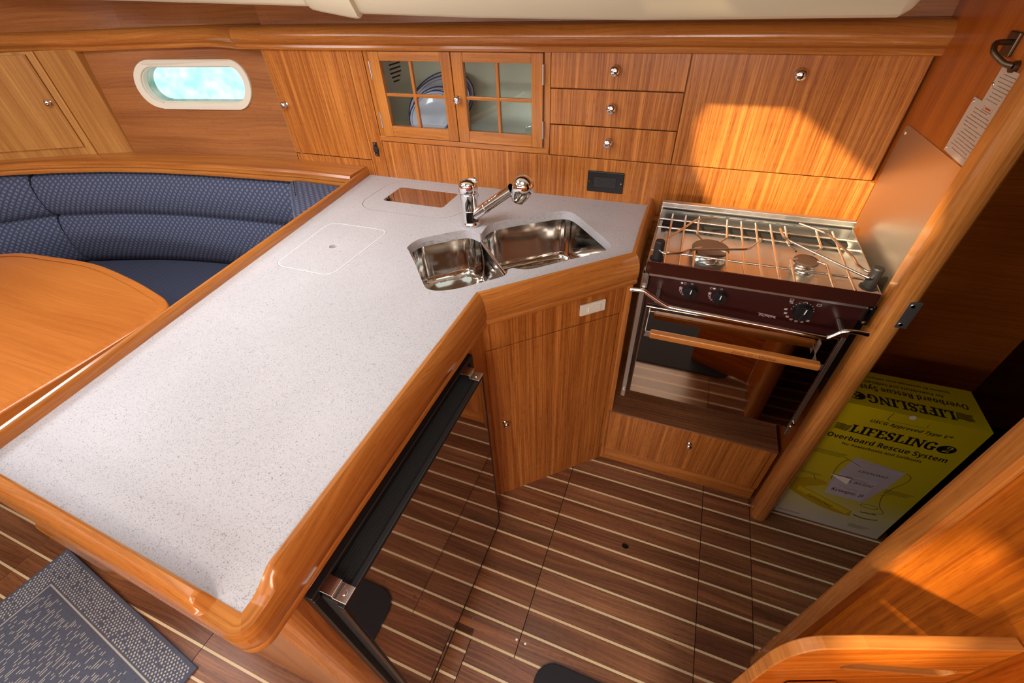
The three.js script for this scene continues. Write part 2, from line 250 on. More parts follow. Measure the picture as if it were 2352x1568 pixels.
{ // walls that close the cabin outside the frame, and the dark cabin aft of the bulkhead
  const w1 = structure('wall_front', 'far side of the cabin', 0); mesh('panel', grain(box(-4, 2.1, -0.1, 1.95, 1.6, 1.64), 'y'), M.bulk, w1);
  for (const [i, [x, y, w, h]] of FILL_WINDOWS.entries()) {  // added windows, unseen, with glowing panes for the fill lights
    const g = structure('window_' + (i + 2), 'long added fill window outside the view', 0), e = 0.03;
    mesh('window_frame', merge([box(x - w / 2 - e, x + w / 2 + e, y - h / 2 - e, y - h / 2, ZW - 0.015, ZW + 0.002, 0.004), box(x - w / 2 - e, x + w / 2 + e, y + h / 2, y + h / 2 + e, ZW - 0.015, ZW + 0.002, 0.004), box(x - w / 2 - e, x - w / 2, y - h / 2, y + h / 2, ZW - 0.015, ZW + 0.002, 0.004), box(x + w / 2, x + w / 2 + e, y - h / 2, y + h / 2, ZW - 0.015, ZW + 0.002, 0.004)]), M.vinyl, g);
    mesh('fill_window_pane', box(x - w / 2, x + w / 2, y - h / 2, y + h / 2, ZW - 0.012, ZW - 0.006), std({ color: rgb(236, 236, 230), emissive: new THREE.Color().setRGB(1, 0.95, 0.86), emissiveIntensity: 2, roughness: 0.5 }), g);
  }
  const w2 = structure('wall_left', 'forward end of the cabin', 0); mesh('panel', grain(box(-3.64, -3.6, -0.1, 1.95, -1.9, 1.64), 'y'), M.pale, w2);
  const w3 = structure('wall_aft', 'dark wood wall inside the aft cabin', 0);
  mesh('panel', merge([grain(box(0.55, 1.06, 0, 1.9, -1.5, -1.47), 'x'), grain(box(2.06, 2.1, -0.1, 1.9, -1.9, 1.64), 'y')]), M.bulk, w3);
  // aft bulkhead beside the stove with its rounded edge trim
  const b = structure('wall_bulkhead', 'orange-brown wooden bulkhead beside the stove', 0);
  mesh('panel', grain(box(XB, XB + 0.022, 0, CEIL + 0.03, -1.86, -1.075), 'y'), M.bulk, b);
  const nose = []; for (let i = 0; i <= 8; i++) { const a = Math.PI * i / 8; nose.push([0.5235 - 0.0275 * Math.cos(a), -1.066 + 0.02 * Math.sin(a)]); }
  mesh('edge_trim', grain(slab([[0.496, -1.1], ...nose, [0.551, -1.1]], 0, CEIL + 0.03), 'y', 0.2, 0.3), M.trim, b);
  mesh('corner_fillet', grain(box(XB - 0.011, XB, 0.96, 1.0955, ZB, ZB + 0.012, 0.003), 'y'), M.trim, b);
  const p = structure('wall_right', 'glossy orange wooden partition with rounded edge trim', 0);
  mesh('panel', grain(box(0.5, 0.525, 0, CEIL + 0.03, -0.565, 1.62), 'y'), M.panel, p);
  const n2 = []; for (let i = 0; i <= 8; i++) { const a = Math.PI * i / 8; n2.push([0.5125 + 0.0295 * Math.cos(a), -0.572 - 0.02 * Math.sin(a)]); }
  mesh('edge_trim', grain(slab([[0.542, -0.535], ...n2, [0.483, -0.535]], 0, CEIL + 0.03), 'y', 0.1, 0.7), M.trim, p);
}
{ // cabin top with two unseen openings, shaped to cast the sun patches
  const back = ([x, y, z]) => { const t = (CEIL - y) / SUN.y; return [x + SUN.x * t * 1, z + SUN.z * t]; };
  const sunOpening1 = [[0.031, 1.281, -1.52], [0.196, 1.285, -1.52], [0.281, 1.252, -1.52], [0.513, 1.263, -1.172], [0.5, 1.16, -1.06], [0.48, 1.0, -1.08], [0.2, 0.99, -1.1], [0.02, 0.98, -1.2], [0.02, 1.1, -1.52], [0.0, 1.22, -1.52]].map(back);
  const sunOpening2 = [[0.5, 0.675, -0.53], [0.5, 0.73, -0.563], [0.5, 0.965, -0.496], [0.5, 0.997, -0.433], [0.5, 0.775, -0.43], [0.5, 0.725, -0.476]].map(back);
  const c = structure('ceiling', 'cream cabin top', 0);
  mesh('headliner', slab([[-3.7, -1.9], [2.1, -1.9], [2.1, 1.66], [-3.7, 1.66]], CEIL, CEIL + 0.012, [sunOpening1, sunOpening2]), M.cream, c);
  // padded side liner above the lockers
  const edge = [[-3.5, 1.60], [-2.1, 1.572], [-1.14, 1.537], [-0.95, 1.5165], [-0.592, 1.503], [-0.174, 1.494], [0.337, 1.4935]];
  const ly = table(edge), sec = (x, y) => [V(x, y, -1.3), V(x, y + 0.006, -1.288), V(x, y + 0.05, -1.262), V(x, y + 0.16, -1.18), V(x, CEIL, -1.0), V(x, CEIL, -1.5), V(x, y + 0.12, -1.36), V(x, y + 0.012, -1.315)];
  mesh('side_liner', loft([-3.5, -2.1, -1.14].map((x) => sec(x, ly(x)))), M.cream, c);
  const end = [[-1.14], [-0.95], [-0.592], [-0.174], [0.337]].map(([x]) => sec(x, ly(x)));
  const cap = [[0.355, 0.012], [0.372, 0.04], [0.385, 0.09]].map(([x, d]) => sec(x, 1.4935 + d)); mesh('side_liner', loft([...end, ...cap]), M.cream, c);
  mesh('joint_cover', loft([[-1.118, 1.531], [-1.09, 1.526], [-0.972, 1.5085], [-0.958, 1.5095]].map(([x, y]) => sec(x, y).map((v, i) => i < 5 ? v.add(V(0, -0.002, 0.012)) : v))), M.cream, c);
  // glowing panels of the added overhead fill lights, framed like hatches
  for (const [x, z, w, d, col, I] of FILL_HATCHES) {
    const h = tag(new THREE.Group(), 'added overhead fill light', 'hatch'); h.name = numbered('fill_hatch_light'); h.userData.label = `added fill light shaped as a frosted hatch above the ${x < -1.5 ? 'saloon table' : x < -0.5 ? (z > 0 ? 'counter end' : 'icebox lid') : 'ladder'}`; scene.add(h);
    const e = 0.03; mesh('fill_hatch_frame', merge([box(x - w / 2 - e, x + w / 2 + e, CEIL - 0.03, CEIL, z - d / 2 - e, z - d / 2), box(x - w / 2 - e, x + w / 2 + e, CEIL - 0.03, CEIL, z + d / 2, z + d / 2 + e), box(x - w / 2 - e, x - w / 2, CEIL - 0.03, CEIL, z - d / 2, z + d / 2), box(x + w / 2, x + w / 2 + e, CEIL - 0.03, CEIL, z - d / 2, z + d / 2)]), M.white, h);
    mesh('fill_hatch_panel', box(x - w / 2, x + w / 2, CEIL - 0.02, CEIL - 0.012, z - d / 2, z + d / 2), std({ color: rgb(230, 236, 240), emissive: new THREE.Color().setRGB(...col), emissiveIntensity: 2, roughness: 0.6 }), h);
  }
}
// upper moulding that runs the whole length
{
  const prof = [[-0.03, 1.4], [0.010, 1.4], [0.016, 1.403], [0.018, 1.409], [0.016, 1.416], [0.011, 1.419], [0.014, 1.421], [0.021, 1.427], [0.025, 1.436], [0.025, 1.446], [0.02, 1.458], [0.01, 1.468], [-0.004, 1.473], [-0.03, 1.473]];
  const t = structure('trim_1', 'long rounded wooden handrail moulding above the lockers', 0);
  mesh('moulding', loft(mitred(prof, [[-1.73, ZB - 0.004], [-1.6, ZB], [-0.8, ZB], [0.2, ZB], [XB, ZB]]), { crease: 0.5 }), M.trim, t);
  mesh('moulding', loft(mitred(prof.map(([o, y]) => [o, y - 0.001]), [-3.6, -3.2, -2.93, -2.72, -2.52, -2.25, -2.05, -1.93].map((x) => [x, hullHigh(x) + 0.012]).concat([[-1.83, -1.56], [-1.73, ZB - 0.006]])), { crease: 0.5 }), M.trim, t);
}

// ---------------------------------------------------------------- galley lockers along the hull
function knob(parent, x, y, z, s = 1, dir = 0) {
  const g = lathe([[0.0001, 0.024 * s], [0.006 * s, 0.0238 * s], [0.0115 * s, 0.021 * s], [0.014 * s, 0.016 * s], [0.0125 * s, 0.011 * s], [0.007 * s, 0.008 * s], [0.006 * s, 0.004 * s], [0.0105 * s, 0.002 * s], [0.0115 * s, 0]], 24).rotateX(Math.PI / 2).rotateY(dir).translate(x, y, z);
  return mesh('knob', g, M.chrome, parent);
}
const front = (x0, x1, y0, y1, ou = 0) => grain(box(x0, x1, y0, y1, ZB - 0.016, ZB, 0.0016, 1), 'y', ou, ou * 0.7);
{
  const l = thing('hull_locker', 'wooden locker with plain tall door left of the glass cabinet', 'locker');
  mesh('face_frame', merge([grain(box(-1.2225, -1.157, 0.955, 1.42, ZB - 0.02, ZB), 'y'), grain(box(-1.62, -1.2255, 0.955, 1.0165, ZB - 0.02, ZB, 0.001, 1), 'y'), grain(box(-1.62, -1.157, 0.955, 1.42, ZB - 0.06, ZB - 0.03), 'y')]), M.galley2, l);
  const d = mesh('door', front(-1.617, -1.2255, 1.0195, 1.402, 0.4), M.galley2, l); knob(d, -1.588, 1.211, ZB);
  mesh('door_edge', grain(box(-1.622, -1.6172, 1.0195, 1.402, ZB - 0.02, ZB + 0.001, 0.001, 1), 'y'), M.pale, l);
  const k = thing('latch_catch', 'small black rectangular catch below the glass cabinet', 'catch');
  mesh('catch_plate', box(-1.199, -1.18, 1.037, 1.092, ZB, ZB + 0.004, 0.002), M.black, k);
  mesh('catch_button', box(-1.197, -1.176, 1.055, 1.076, ZB + 0.004, ZB + 0.012, 0.004), M.rubber, k);
  for (const y of [1.043, 1.086]) mesh('screw', cyl(0.003, 0.003, 0.001, 10).rotateX(Math.PI / 2).translate(-1.19, y, ZB + 0.004), M.steel, k);
}
{
  const c = thing('glass_cabinet', 'wooden dish cabinet with two four-pane glass doors', 'cabinet');
  mesh('face_frame', merge([grain(box(-1.155, -1.132, 1.117, 1.42, ZB - 0.02, ZB - 0.003), 'y'), grain(box(-0.479, -0.4595, 1.095, 1.42, ZB - 0.02, ZB - 0.003), 'y'), grain(box(-1.132, -0.479, 1.4, 1.42, ZB - 0.02, ZB - 0.01), 'x')]), M.trim, c);
  mesh('lower_rail', grain(box(-1.157, -0.4625, 1.0985, 1.1175, ZB - 0.02, ZB + 0.001, 0.002), 'x'), M.trim, c);
  mesh('interior', merge([box(-1.15, -1.14, 1.1, 1.42, -1.8, ZB - 0.022), box(-0.475, -0.465, 1.1, 1.42, -1.8, ZB - 0.022), box(-1.15, -0.465, 1.1, 1.108, -1.8, ZB - 0.022), box(-1.15, -0.465, 1.42, 1.428, -1.8, ZB - 0.022), box(-1.15, -0.465, 1.1, 1.428, -1.81, -1.8)]), M.inside, c);
  for (let i = 0; i < 6; i++) mesh('vent_slot', box(-1.1405, -1.1385, 1.348 - i * 0.0142, 1.353 - i * 0.0142, -1.72 + (i > 3 ? (i - 3) * 0.012 : 0), -1.645 - (i > 3 ? (i - 3) * 0.006 : 0)), M.matte, c);
  for (const [x0, x1, right] of [[-1.129, -0.8055, 0], [-0.8025, -0.482, 1]]) {
    const ix0 = x0 + 0.042, ix1 = x1 - 0.039, y0 = 1.1195, y1 = 1.398, iy0 = 1.158, iy1 = 1.37, zf = ZB + 0.006, zk = ZB - 0.014;
    const d = mesh('door', merge([grain(box(x0, ix0, y0, y1, zk, zf, 0.0018, 1), 'y', x0), grain(box(ix1, x1, y0, y1, zk, zf, 0.0018, 1), 'y', x1), grain(box(ix0, ix1, y0, iy0, zk, zf - 0.0004, 0.0018, 1), 'x'), grain(box(ix0, ix1, iy1, y1, zk, zf - 0.0004, 0.0018, 1), 'x', 0.3)]), M.trim, c);
    const mx = (ix0 + ix1) / 2, my = (iy0 + iy1) / 2, h = 0.0055;
    mesh('muntin', grain(box(mx - h, mx + h, iy0, iy1, zk + 0.004, zf - 0.003, 0.002, 1), 'y', 0.1), M.trim, d); mesh('muntin', grain(box(ix0, ix1, my - h, my + h, zk + 0.004, zf - 0.0035, 0.002, 1), 'x', 0.2), M.trim, d);
    for (const [a, b] of [[ix0, mx - h], [mx + h, ix1]]) for (const [e, g] of [[iy0, my - h], [my + h, iy1]]) mesh('pane', box(a, b, e, g, zk + 0.006, zk + 0.0075), M.glass, d);
    const hx = right ? x1 + 0.001 : x0 - 0.001; for (const [ya, yb] of [[1.313, 1.369], [1.15, 1.204]]) mesh('hinge', merge([box(hx - 0.0035, hx + 0.0035, ya, yb, zk + 0.012, zf + 0.001, 0.001), bar([hx, ya, zf + 0.001], [hx, yb, zf + 0.001], 0.003)]), M.brushed, d);
    if (right) knob(d, x0 + 0.012, 1.26, zf, 0.95);
  }
  // plates standing on edge in the cabinet
  const plate = (r, rings) => merge([lathe([[0.0001, 0], [r * 0.55, 0], [r * 0.66, 0.006], [r, 0.02], [r, 0.023], [r * 0.64, 0.0095], [r * 0.54, 0.004], [0.0001, 0.004]], 48), ...[]]);
  const china = std({ color: rgb(196, 198, 220), roughness: 0.18, clearcoat: 0.6, clearcoatRoughness: 0.05 }), blue = std({ color: rgb(44, 54, 110), roughness: 0.25 });
  const stand = (name, label, r, x, z, tilt, yaw) => { const g = thing(name, label, 'plate', 'plates in the glass cabinet'); g.position.set(x, 1.108 + r * Math.cos(tilt) * 0.995, z); g.rotation.set(Math.PI / 2 - tilt, 0, 0); g.rotation.z = yaw; mesh('dish', plate(r), china, g); const rim = (a, w) => new THREE.TorusGeometry(r * a, w, 6, 48).rotateX(Math.PI / 2).translate(0, lerp(0.0095, 0.023, clamp((a - 0.64) / 0.36)), 0); mesh('rim_band', merge([rim(0.985, 0.0024), rim(0.9, 0.0009)]), blue, g); };
  stand('dinner_plate', 'large white plate with blue rim, leaning at the back of the glass cabinet', 0.138, -0.95, -1.69, 0.88, 0); stand('dinner_plate', 'large white plate with blue rim, second from the cabinet back', 0.13, -0.948, -1.665, 0.88, 0);
  stand('side_plate', 'smaller white plate with blue rim, in front of the larger plates', 0.1, -0.955, -1.634, 0.8, 0); stand('side_plate', 'smallest white plate with blue rim, nearest the glass door', 0.094, -0.955, -1.612, 0.8, 0);
}
{
  const u = thing('drawer_unit', 'stack of three wooden drawers with chrome knobs', 'drawers');
  mesh('carcass', grain(box(-0.459, -0.046, 1.095, 1.42, -1.8, ZB - 0.02), 'y'), M.galley, u);
  for (const [y0, y1, ky] of [[1.3045, 1.4, 1.356], [1.1985, 1.3015, 1.254], [1.0985, 1.1955, 1.152]]) { const d = mesh('drawer', front(-0.457, -0.0495, y0, y1, y0), M.galley, u); knob(d, -0.2555, ky, ZB, 1.12); }
  const f = thing('flap_locker', 'wide wooden flap-front locker above the stove', 'locker');
  mesh('carcass', grain(box(-0.045, 0.512, 1.095, 1.42, -1.8, ZB - 0.02), 'y'), M.galley, f);
  const d = mesh('flap', front(-0.0465, 0.5045, 1.0985, 1.4, 0.17), M.galley, f); knob(d, 0.233, 1.356, ZB, 1.15);
  const b = tag(mesh('backsplash', grain(box(-1.155, XB, 0.9, 1.0965, ZB - 0.02, ZB, 0.001, 1), 'y', 0.05, 0.2), M.galley), 'wooden backsplash panel with vertical grain behind the sink and stove', 'panel');
  const o = thing('power_outlet', 'black double power outlet on the wooden backsplash', 'outlet');
  mesh('cover_plate', box(-0.3156, -0.19, 0.9857, 1.0575, ZB, ZB + 0.006, 0.003), M.black, o);
  const face = mesh('receptacle', box(-0.292, -0.214, 1.004, 1.039, ZB + 0.006, ZB + 0.008, 0.002), M.rubber, o);
  for (const x of [-0.275, -0.233]) { for (const dy of [-0.004, 0.005]) mesh('slot', box(x - 0.005, x + 0.005, 1.0215 + dy * 1.6 - 0.001, 1.0215 + dy * 1.6 + 0.001, ZB + 0.0078, ZB + 0.0086), M.matte, face); mesh('slot', cyl(0.0022, 0.0022, 0.0008, 10).rotateX(Math.PI / 2).translate(x + 0.012, 1.0215, ZB + 0.0078), M.matte, face); }
  for (const x of [-0.308, -0.198]) mesh('screw', cyl(0.0025, 0.0025, 0.001, 10).rotateX(Math.PI / 2).translate(x, 1.0215, ZB + 0.006), M.steel, o);
}
{ // locker forward of the portlight
  const l = thing('forward_locker', 'pale wooden locker with small knob beside the portlight', 'locker');
  const A = [-2.705, -1.338], B2 = [-2.54, -1.4], C2 = [-3.35, -1.02], y0 = 0.99, y1 = 1.41;
  mesh('side_panel', grain(slab([A, B2, [B2[0], B2[1] - 0.15], [A[0], A[1] - 0.15]], y0, y1), 'y'), M.pale, l);
  const dir = [(A[0] - C2[0]), (A[1] - C2[1])], L = Math.hypot(...dir), ux = dir[0] / L, uz = dir[1] / L, nx = -uz, nz = ux, at = (s, o) => [A[0] - ux * s + nx * o, A[1] - uz * s + nz * o];
  mesh('face_frame', grain(slab([at(0, -0.02), at(0, 0), at(L, 0), at(L, -0.02)], y0, y1), 'y', 0.3), M.pale, l);
  const d = mesh('door', grain(slab([at(0.035, 0.001), at(0.035, 0.012), at(0.5, 0.012), at(0.5, 0.001)], 1.028, y1 - 0.01), 'y', 0.12), M.pale, l);
  const k = at(0.06, 0.012); knob(d, k[0], 1.22, k[1], 1, Math.atan2(nx, nz));
  mesh('stile', grain(slab([at(0, 0), at(0, 0.008), at(0.032, 0.008), at(0.032, 0)], y0, y1), 'y', 0.4), M.pale, l);
}

// ---------------------------------------------------------------- saloon: ledge, settee, table, rug
{
  const back = table([[-3.5, -1.13], [-3.226, -1.183], [-2.954, -1.258], [-2.701, -1.338], [-2.428, -1.402], [-2.068, -1.47], [-1.8, -1.507], [-1.525, -1.517], [-1.2, -1.517]]);
  const fr = table([[-3.5, -0.86], [-3.059, -1.09], [-2.834, -1.18], [-2.594, -1.26], [-2.327, -1.316], [-2.05, -1.352], [-1.779, -1.379], [-1.524, -1.404], [-1.2, -1.404]]);
  const sec = []; for (let i = 0; i <= 40; i++) { const x = lerp(-3.55, -1.262, i / 40), b = x > -1.64 ? -1.469 : back(x), f = fr(x); sec.push([V(x, 0.96, b - 0.05), V(x, 0.99, b - 0.05), V(x, 0.99, f - 0.014), V(x, 0.987, f - 0.004), V(x, 0.978, f + 0.002), V(x, 0.962, f + 0.001), V(x, 0.955, f - 0.006), V(x, 0.945, f - 0.004), V(x, 0.935, f - 0.008), V(x, 0.93, f - 0.02), V(x, 0.93, b - 0.05)].reverse()); }
  const l = thing('settee_ledge', 'curved varnished wooden ledge behind the blue settee', 'ledge'); mesh('rail', loft(sec, { crease: 0.6 }), M.trim, l);
  // back cushions: two padded rolls one above the other
  const prof = [[-0.06, 0.456], [0.0, 0.456], [0.03, 0.468], [0.052, 0.51], [0.058, 0.58], [0.05, 0.66], [0.03, 0.708], [0.006, 0.722], [0.03, 0.736], [0.05, 0.77], [0.052, 0.83], [0.04, 0.885], [0.012, 0.918], [-0.03, 0.926], [-0.06, 0.926]];
  const cushion = (name, label, path, ends) => {
    const n = 26, curve = new THREE.CatmullRomCurve3(path.map(([x, z]) => V(x, 0, z)), false, 'catmullrom', 0.5), P = curve.getSpacedPoints(n).map((p) => [p.x, p.z]);
    const s = mitred(prof, P).map((row, i) => { const t = Math.min(i, n - i) / n, e = ends ? Math.sqrt(clamp(t / 0.04)) : 1; const c = row.reduce((a, p) => a.add(p), V(0, 0, 0)).divideScalar(row.length); return e < 1 ? row.map((p) => V(lerp(c.x, p.x, 0.9 + 0.1 * e), lerp(c.y, p.y, 0.98 + 0.02 * e), lerp(c.z, p.z, 0.9 + 0.1 * e))) : row; });
    const g = thing(name, label, 'cushion', 'blue settee cushions'); mesh('cover', loft(s, { crease: 1.2 }), M.fabric, g); return g;
  };
  cushion('back_cushion', 'long blue patterned back cushion under the curved ledge', [[-2.985, -1.155], [-2.83, -1.215], [-2.59, -1.292], [-2.33, -1.348], [-2.05, -1.384], [-1.78, -1.41], [-1.588, -1.418]], true);
  cushion('back_cushion', 'blue patterned back cushion at the forward bend of the settee', [[-3.42, -0.74], [-3.3, -0.88], [-3.16, -1.02], [-3.0, -1.145]], true);
  const c3 = thing('corner_cushion', 'blue patterned corner cushion tucked against the counter rail', 'cushion', 'blue settee cushions');
  const blk = (y0, y1) => { const g = mapXZ(slab(roundPoly([[-1.272, -1.402], [-1.6, -1.402], [-1.272, -1.07]], 0.07, 7), y0, y1, [], 0.022)); return g; };
  mesh('cover', merge([blk(0.71, 0.95), blk(0.455, 0.73)]), M.fabric, c3);
  const seat = thing('seat_cushion', 'flat dark blue settee seat cushion behind the table', 'cushion');
  mesh('cover', mapXZ(slab([[-3.4, -0.75], [-3.05, -1.16], [-2.6, -1.34], [-2.0, -1.42], [-1.27, -1.44], [-1.27, -0.1], [-1.62, -0.1], [-1.66, -0.86], [-2.5, -0.8], [-3.1, -0.4]], 0.335, 0.452, [], 0.02)), M.seat, seat);
  const base = thing('settee_bench', 'dark wooden settee bench beside the peninsula', 'bench');
  mesh('plinth', grain(slab(spline([[-3.3, -0.7], [-2.6, -1.3], [-1.4, -1.4], [-1.2, -1.35], [-1.19, -0.12], [-1.25, -0.08], [-1.48, -0.078], [-1.6, -0.056], [-1.67, -0.06], [-1.71, -0.12], [-1.72, -0.8], [-2.5, -0.75]], 60, 0.2), 0, 0.335), 'x'), M.trim, base);
  // table
  const tb = thing('saloon_table', 'varnished wooden saloon table with rounded corners and raised lip', 'table');
  const out = spline([[-2.9, -0.62], [-2.86, -0.72], [-2.72, -0.815], [-2.5, -0.845], [-2.25, -0.86], [-2.0, -0.83], [-1.8, -0.79], [-1.68, -0.755], [-1.635, -0.7], [-1.63, -0.5], [-1.635, -0.2], [-1.64, 0.0], [-1.7, 0.07], [-2.2, 0.1], [-2.8, 0.07], [-2.9, -0.02]], 120, 0.5);
  const shrink = (p, k) => grow(p, -k);
  mesh('edge_band', slab(out, 0.685, 0.722, [shrink(out, 0.024)], 0.006), M.table, tb); const eb = tb.children[0]; eb.geometry = grain(eb.geometry, 'x', 0.2);
  mesh('tabletop', grain(slab(shrink(out, 0.0275), 0.69, 0.7185), 'x', 0.13, 0.4), M.table, tb); mesh('tray', grain(slab(shrink(out, 0.012), 0.676, 0.6895), 'x', 0.3, 0.1), M.table, tb);
  mesh('pedestal', merge([lathe([[0.16, 0.02], [0.16, 0.035], [0.06, 0.06], [0.05, 0.1], [0.05, 0.685]], 32).translate(-2.25, 0, -0.36), box(-2.45, -2.05, 0, 0.025, -0.5, -0.22, 0.01)]), M.table, tb);
  // rug
  const rug = tag(mesh('rug', new RoundedBoxGeometry(0.8, 0.008, 1.15, 2, 0.0035), M.mat), 'blue-grey woven rug with pale dotted border on the floor', 'rug');
  rug.material = std({ roughness: 1, map: canvas(1024, 1472, (x, w, h) => {
    const r = rnd(77), k = w / 0.8; x.fillStyle = 'rgb(84,90,108)'; x.fillRect(0, 0, w, h);
    for (let i = 0; i < 9000; i++) { x.fillStyle = r() < 0.5 ? 'rgba(40,46,62,0.5)' : 'rgba(92,98,120,0.4)'; x.fillRect(r() * w, r() * h, 3, 3); }
    x.fillStyle = 'rgb(190,188,178)'; const bw = 0.095 * k, e = 0.014 * k, p = 0.0125 * k;
    for (let j = 0, b = e; b < h - e; b += p * 0.62, j++) for (let a = e + (j % 2) * p / 2; a < w - e; a += p) { if (a > bw - 8 && a < w - bw + 2 && b > bw - 8 && b < h - bw + 2) continue; if (r() < 0.06) continue; x.beginPath(); x.ellipse(a + r() * 2, b + r() * 2, 3 + r() * 2, 2.6 + r() * 1.6, 0.6, 0, 7); x.fill(); }
    x.strokeStyle = 'rgb(186,184,172)'; x.lineWidth = 6; x.strokeRect(bw, bw, w - 2 * bw, h - 2 * bw);
    for (let a = bw + 16; a < w - bw - 8; a += 10.5) for (let b = bw + 14 + r() * 50; b < h - bw - 14;) { const l = 8 + r() * r() * 44; x.fillRect(a + r() * 3, b, 3.4, Math.min(l, h - bw - 14 - b)); b += l + 14 + r() * 46; }
  }) });
  { const g = rug.geometry, p = g.attributes.position, uv = g.attributes.uv; for (let i = 0; i < p.count; i++) uv.setXY(i, p.getX(i) / 0.8 + 0.5, 0.5 - p.getZ(i) / 1.15); }
  const a = [-1.885, -0.066], b = [-1.09, 0.032], L = Math.hypot(b[0] - a[0], b[1] - a[1]), ux = (b[0] - a[0]) / L, uz = (b[1] - a[1]) / L; rug.rotation.y = -Math.atan2(uz, ux);
  rug.position.set((a[0] + b[0]) / 2 - uz * 0.575, 0.0045, (a[1] + b[1]) / 2 + ux * 0.575);
}

// ---------------------------------------------------------------- counter, sink, tap, lids
const YC = 0.955;
const SINK = [[-0.759, -1.01], [-0.757, -1.05], [-0.738, -1.082], [-0.69, -1.124], [-0.648, -1.16], [-0.618, -1.17], [-0.59, -1.16], [-0.576, -1.156], [-0.574, -1.175], [-0.577, -1.205], [-0.567, -1.238], [-0.53, -1.278], [-0.45, -1.34], [-0.385, -1.386], [-0.352, -1.395], [-0.318, -1.378], [-0.25, -1.305], [-0.18, -1.225], [-0.163, -1.195], [-0.172, -1.165], [-0.21, -1.128], [-0.29, -1.055], [-0.345, -1.005], [-0.375, -0.992], [-0.4, -0.991], [-0.411, -0.978], [-0.407, -0.96], [-0.413, -0.94], [-0.45, -0.902], [-0.505, -0.85], [-0.545, -0.826], [-0.578, -0.822], [-0.605, -0.84], [-0.68, -0.925], [-0.742, -0.99]];
const LID1 = roundPoly([[-1.118, -1.088], [-0.876, -1.092], [-0.884, -0.795], [-1.094, -0.795]], 0.04);
const LID2 = roundRect(-1.115, -0.706, -1.497, -1.217, 0.085, 8);
{
  const ez = (x) => lerp(-0.072, -0.052, (x + 1.085) / 0.648), P0 = [-1.085, -0.072], P2 = [-0.434, -0.815], P3 = [-0.094, -1.131], P4 = [-0.098, ZB];
  const sinkRim = spline(SINK, 150, 0.5);
  const c = thing('countertop', 'L-shaped speckled off-white countertop with varnished wooden rails', 'countertop');
  const outline = [[-1.252, ZB], [-1.088, -0.072], [-0.437, -0.052], P2, P3, P4];
  mesh('worktop', mapXZ(slab(outline, 0.925, YC, [sinkRim, grow(LID1, 0.0012), grow(LID2, 0.0012)])), M.counter, c);
  mesh('lid_ledge', merge([mapXZ(slab(grow(LID1, 0.02), 0.915, 0.935)), mapXZ(slab(grow(LID2, 0.015), 0.915, 0.935))]), M.counterEdge, c);
  // front rails: rounded nosing that stands proud of the worktop and dips at the outer corner
  const prof = [[0, -0.03], [0, 0.019], [0.0015, 0.0245], [0.005, 0.027], [0.012, 0.026], [0.0195, 0.0185], [0.0255, 0.006], [0.029, -0.011], [0.0305, -0.03], [0.0298, -0.046], [0.0268, -0.0525], [0.029, -0.056], [0.0295, -0.062], [0.027, -0.068], [0.021, -0.0715], [0.008, -0.0725], [0, -0.0725]].map(([o, y]) => [o, YC + y]);
  const path = [], kind = []; const put = (k, ...p) => { for (const q of p) { path.push(q); kind.push(k); } };
  const line = (a, b, n) => Array.from({ length: n + 1 }, (_, i) => [lerp(a[0], b[0], i / n), lerp(a[1], b[1], i / n)]);
  put(0, ...line(P0, [-0.56, ez(-0.56)], 4), ...line([-0.545, ez(-0.545)], [-0.446, ez(-0.446)], 16).map((p) => [...p, 0, 1]));
  for (let i = 0; i <= 8; i++) { const t = i / 8 * Math.PI / 2; put(i < 4 ? 0 : i === 4 ? 2 : 1, [-0.437, -0.052, Math.sin(t), Math.cos(t)]); }
  put(1, ...line([-0.437, -0.06], [-0.437, -0.175], 20).map((p) => [...p, 1, 0]), ...line([-0.437, -0.25], [-0.4345, -0.7], 4)); put(3, P2); put(4, ...line([-0.35, -0.893], [-0.17, -1.06], 2)); put(5, P3); put(6, [-0.097, -1.3], P4);
  const dip = (i) => { const [x, z] = path[i]; if (kind[i] === 0) return 1 - smooth((x + 0.5) / 0.018); if (kind[i] === 1) return smooth((-0.066 - z) / 0.052); if (kind[i] === 2) return 0; return 1; };
  const S = mitred(prof, path, (i, o, y) => y > YC ? YC + 0.001 + (y - YC) * dip(i) : kind[i] === 0 && path[i][0] < -0.44 ? YC + (y - YC) * 0.84 : y);
  const upto = (a, b) => S.slice(a, b + 1), corner = kind.indexOf(2), k3 = kind.indexOf(3), k5 = kind.indexOf(5);
  for (const [a, b] of [[0, corner], [corner, k3], [k3, k5], [k5, path.length - 1]]) mesh('rail', loft(upto(a, b), { crease: 0.6 }), M.trim, c);
  const left = [[0, -0.05], [0, 0.018], [0.002, 0.024], [0.005, 0.0275], [0.013, 0.028], [0.018, 0.025], [0.0205, 0.018], [0.0205, -0.05]].map(([o, y]) => [o, YC + y]);
  mesh('rail', loft(mitred(left, [[-1.252, ZB], [-1.17, -0.8], [-1.088, -0.072], [-1.083, -0.03]]), { crease: 0.6 }), M.trim, c);

  // sink: two polished bowls hung under the cut-out
  const sk = thing('double_sink', 'polished stainless double-bowl corner sink set in the countertop', 'sink');
  const nearest = (q) => sinkRim.reduce((b, p, i) => Math.hypot(p[0] - q[0], p[1] - q[1]) < Math.hypot(sinkRim[b][0] - q[0], sinkRim[b][1] - q[1]) ? i : b, 0);
  const ib = nearest([-0.576, -1.158]), ic = nearest([-0.411, -0.977]), N = sinkRim.length, run = (a, b) => { const o = []; for (let i = a; i !== b; i = (i + 1) % N) o.push(sinkRim[i]); o.push(sinkRim[b]); return o; };
  const bowls = [[run(ic, ib), [-0.6, -0.985], 0.135, [-0.618, -0.955]], [run(ib, ic), [-0.365, -1.19], 0.155, [-0.45, -1.14]]];
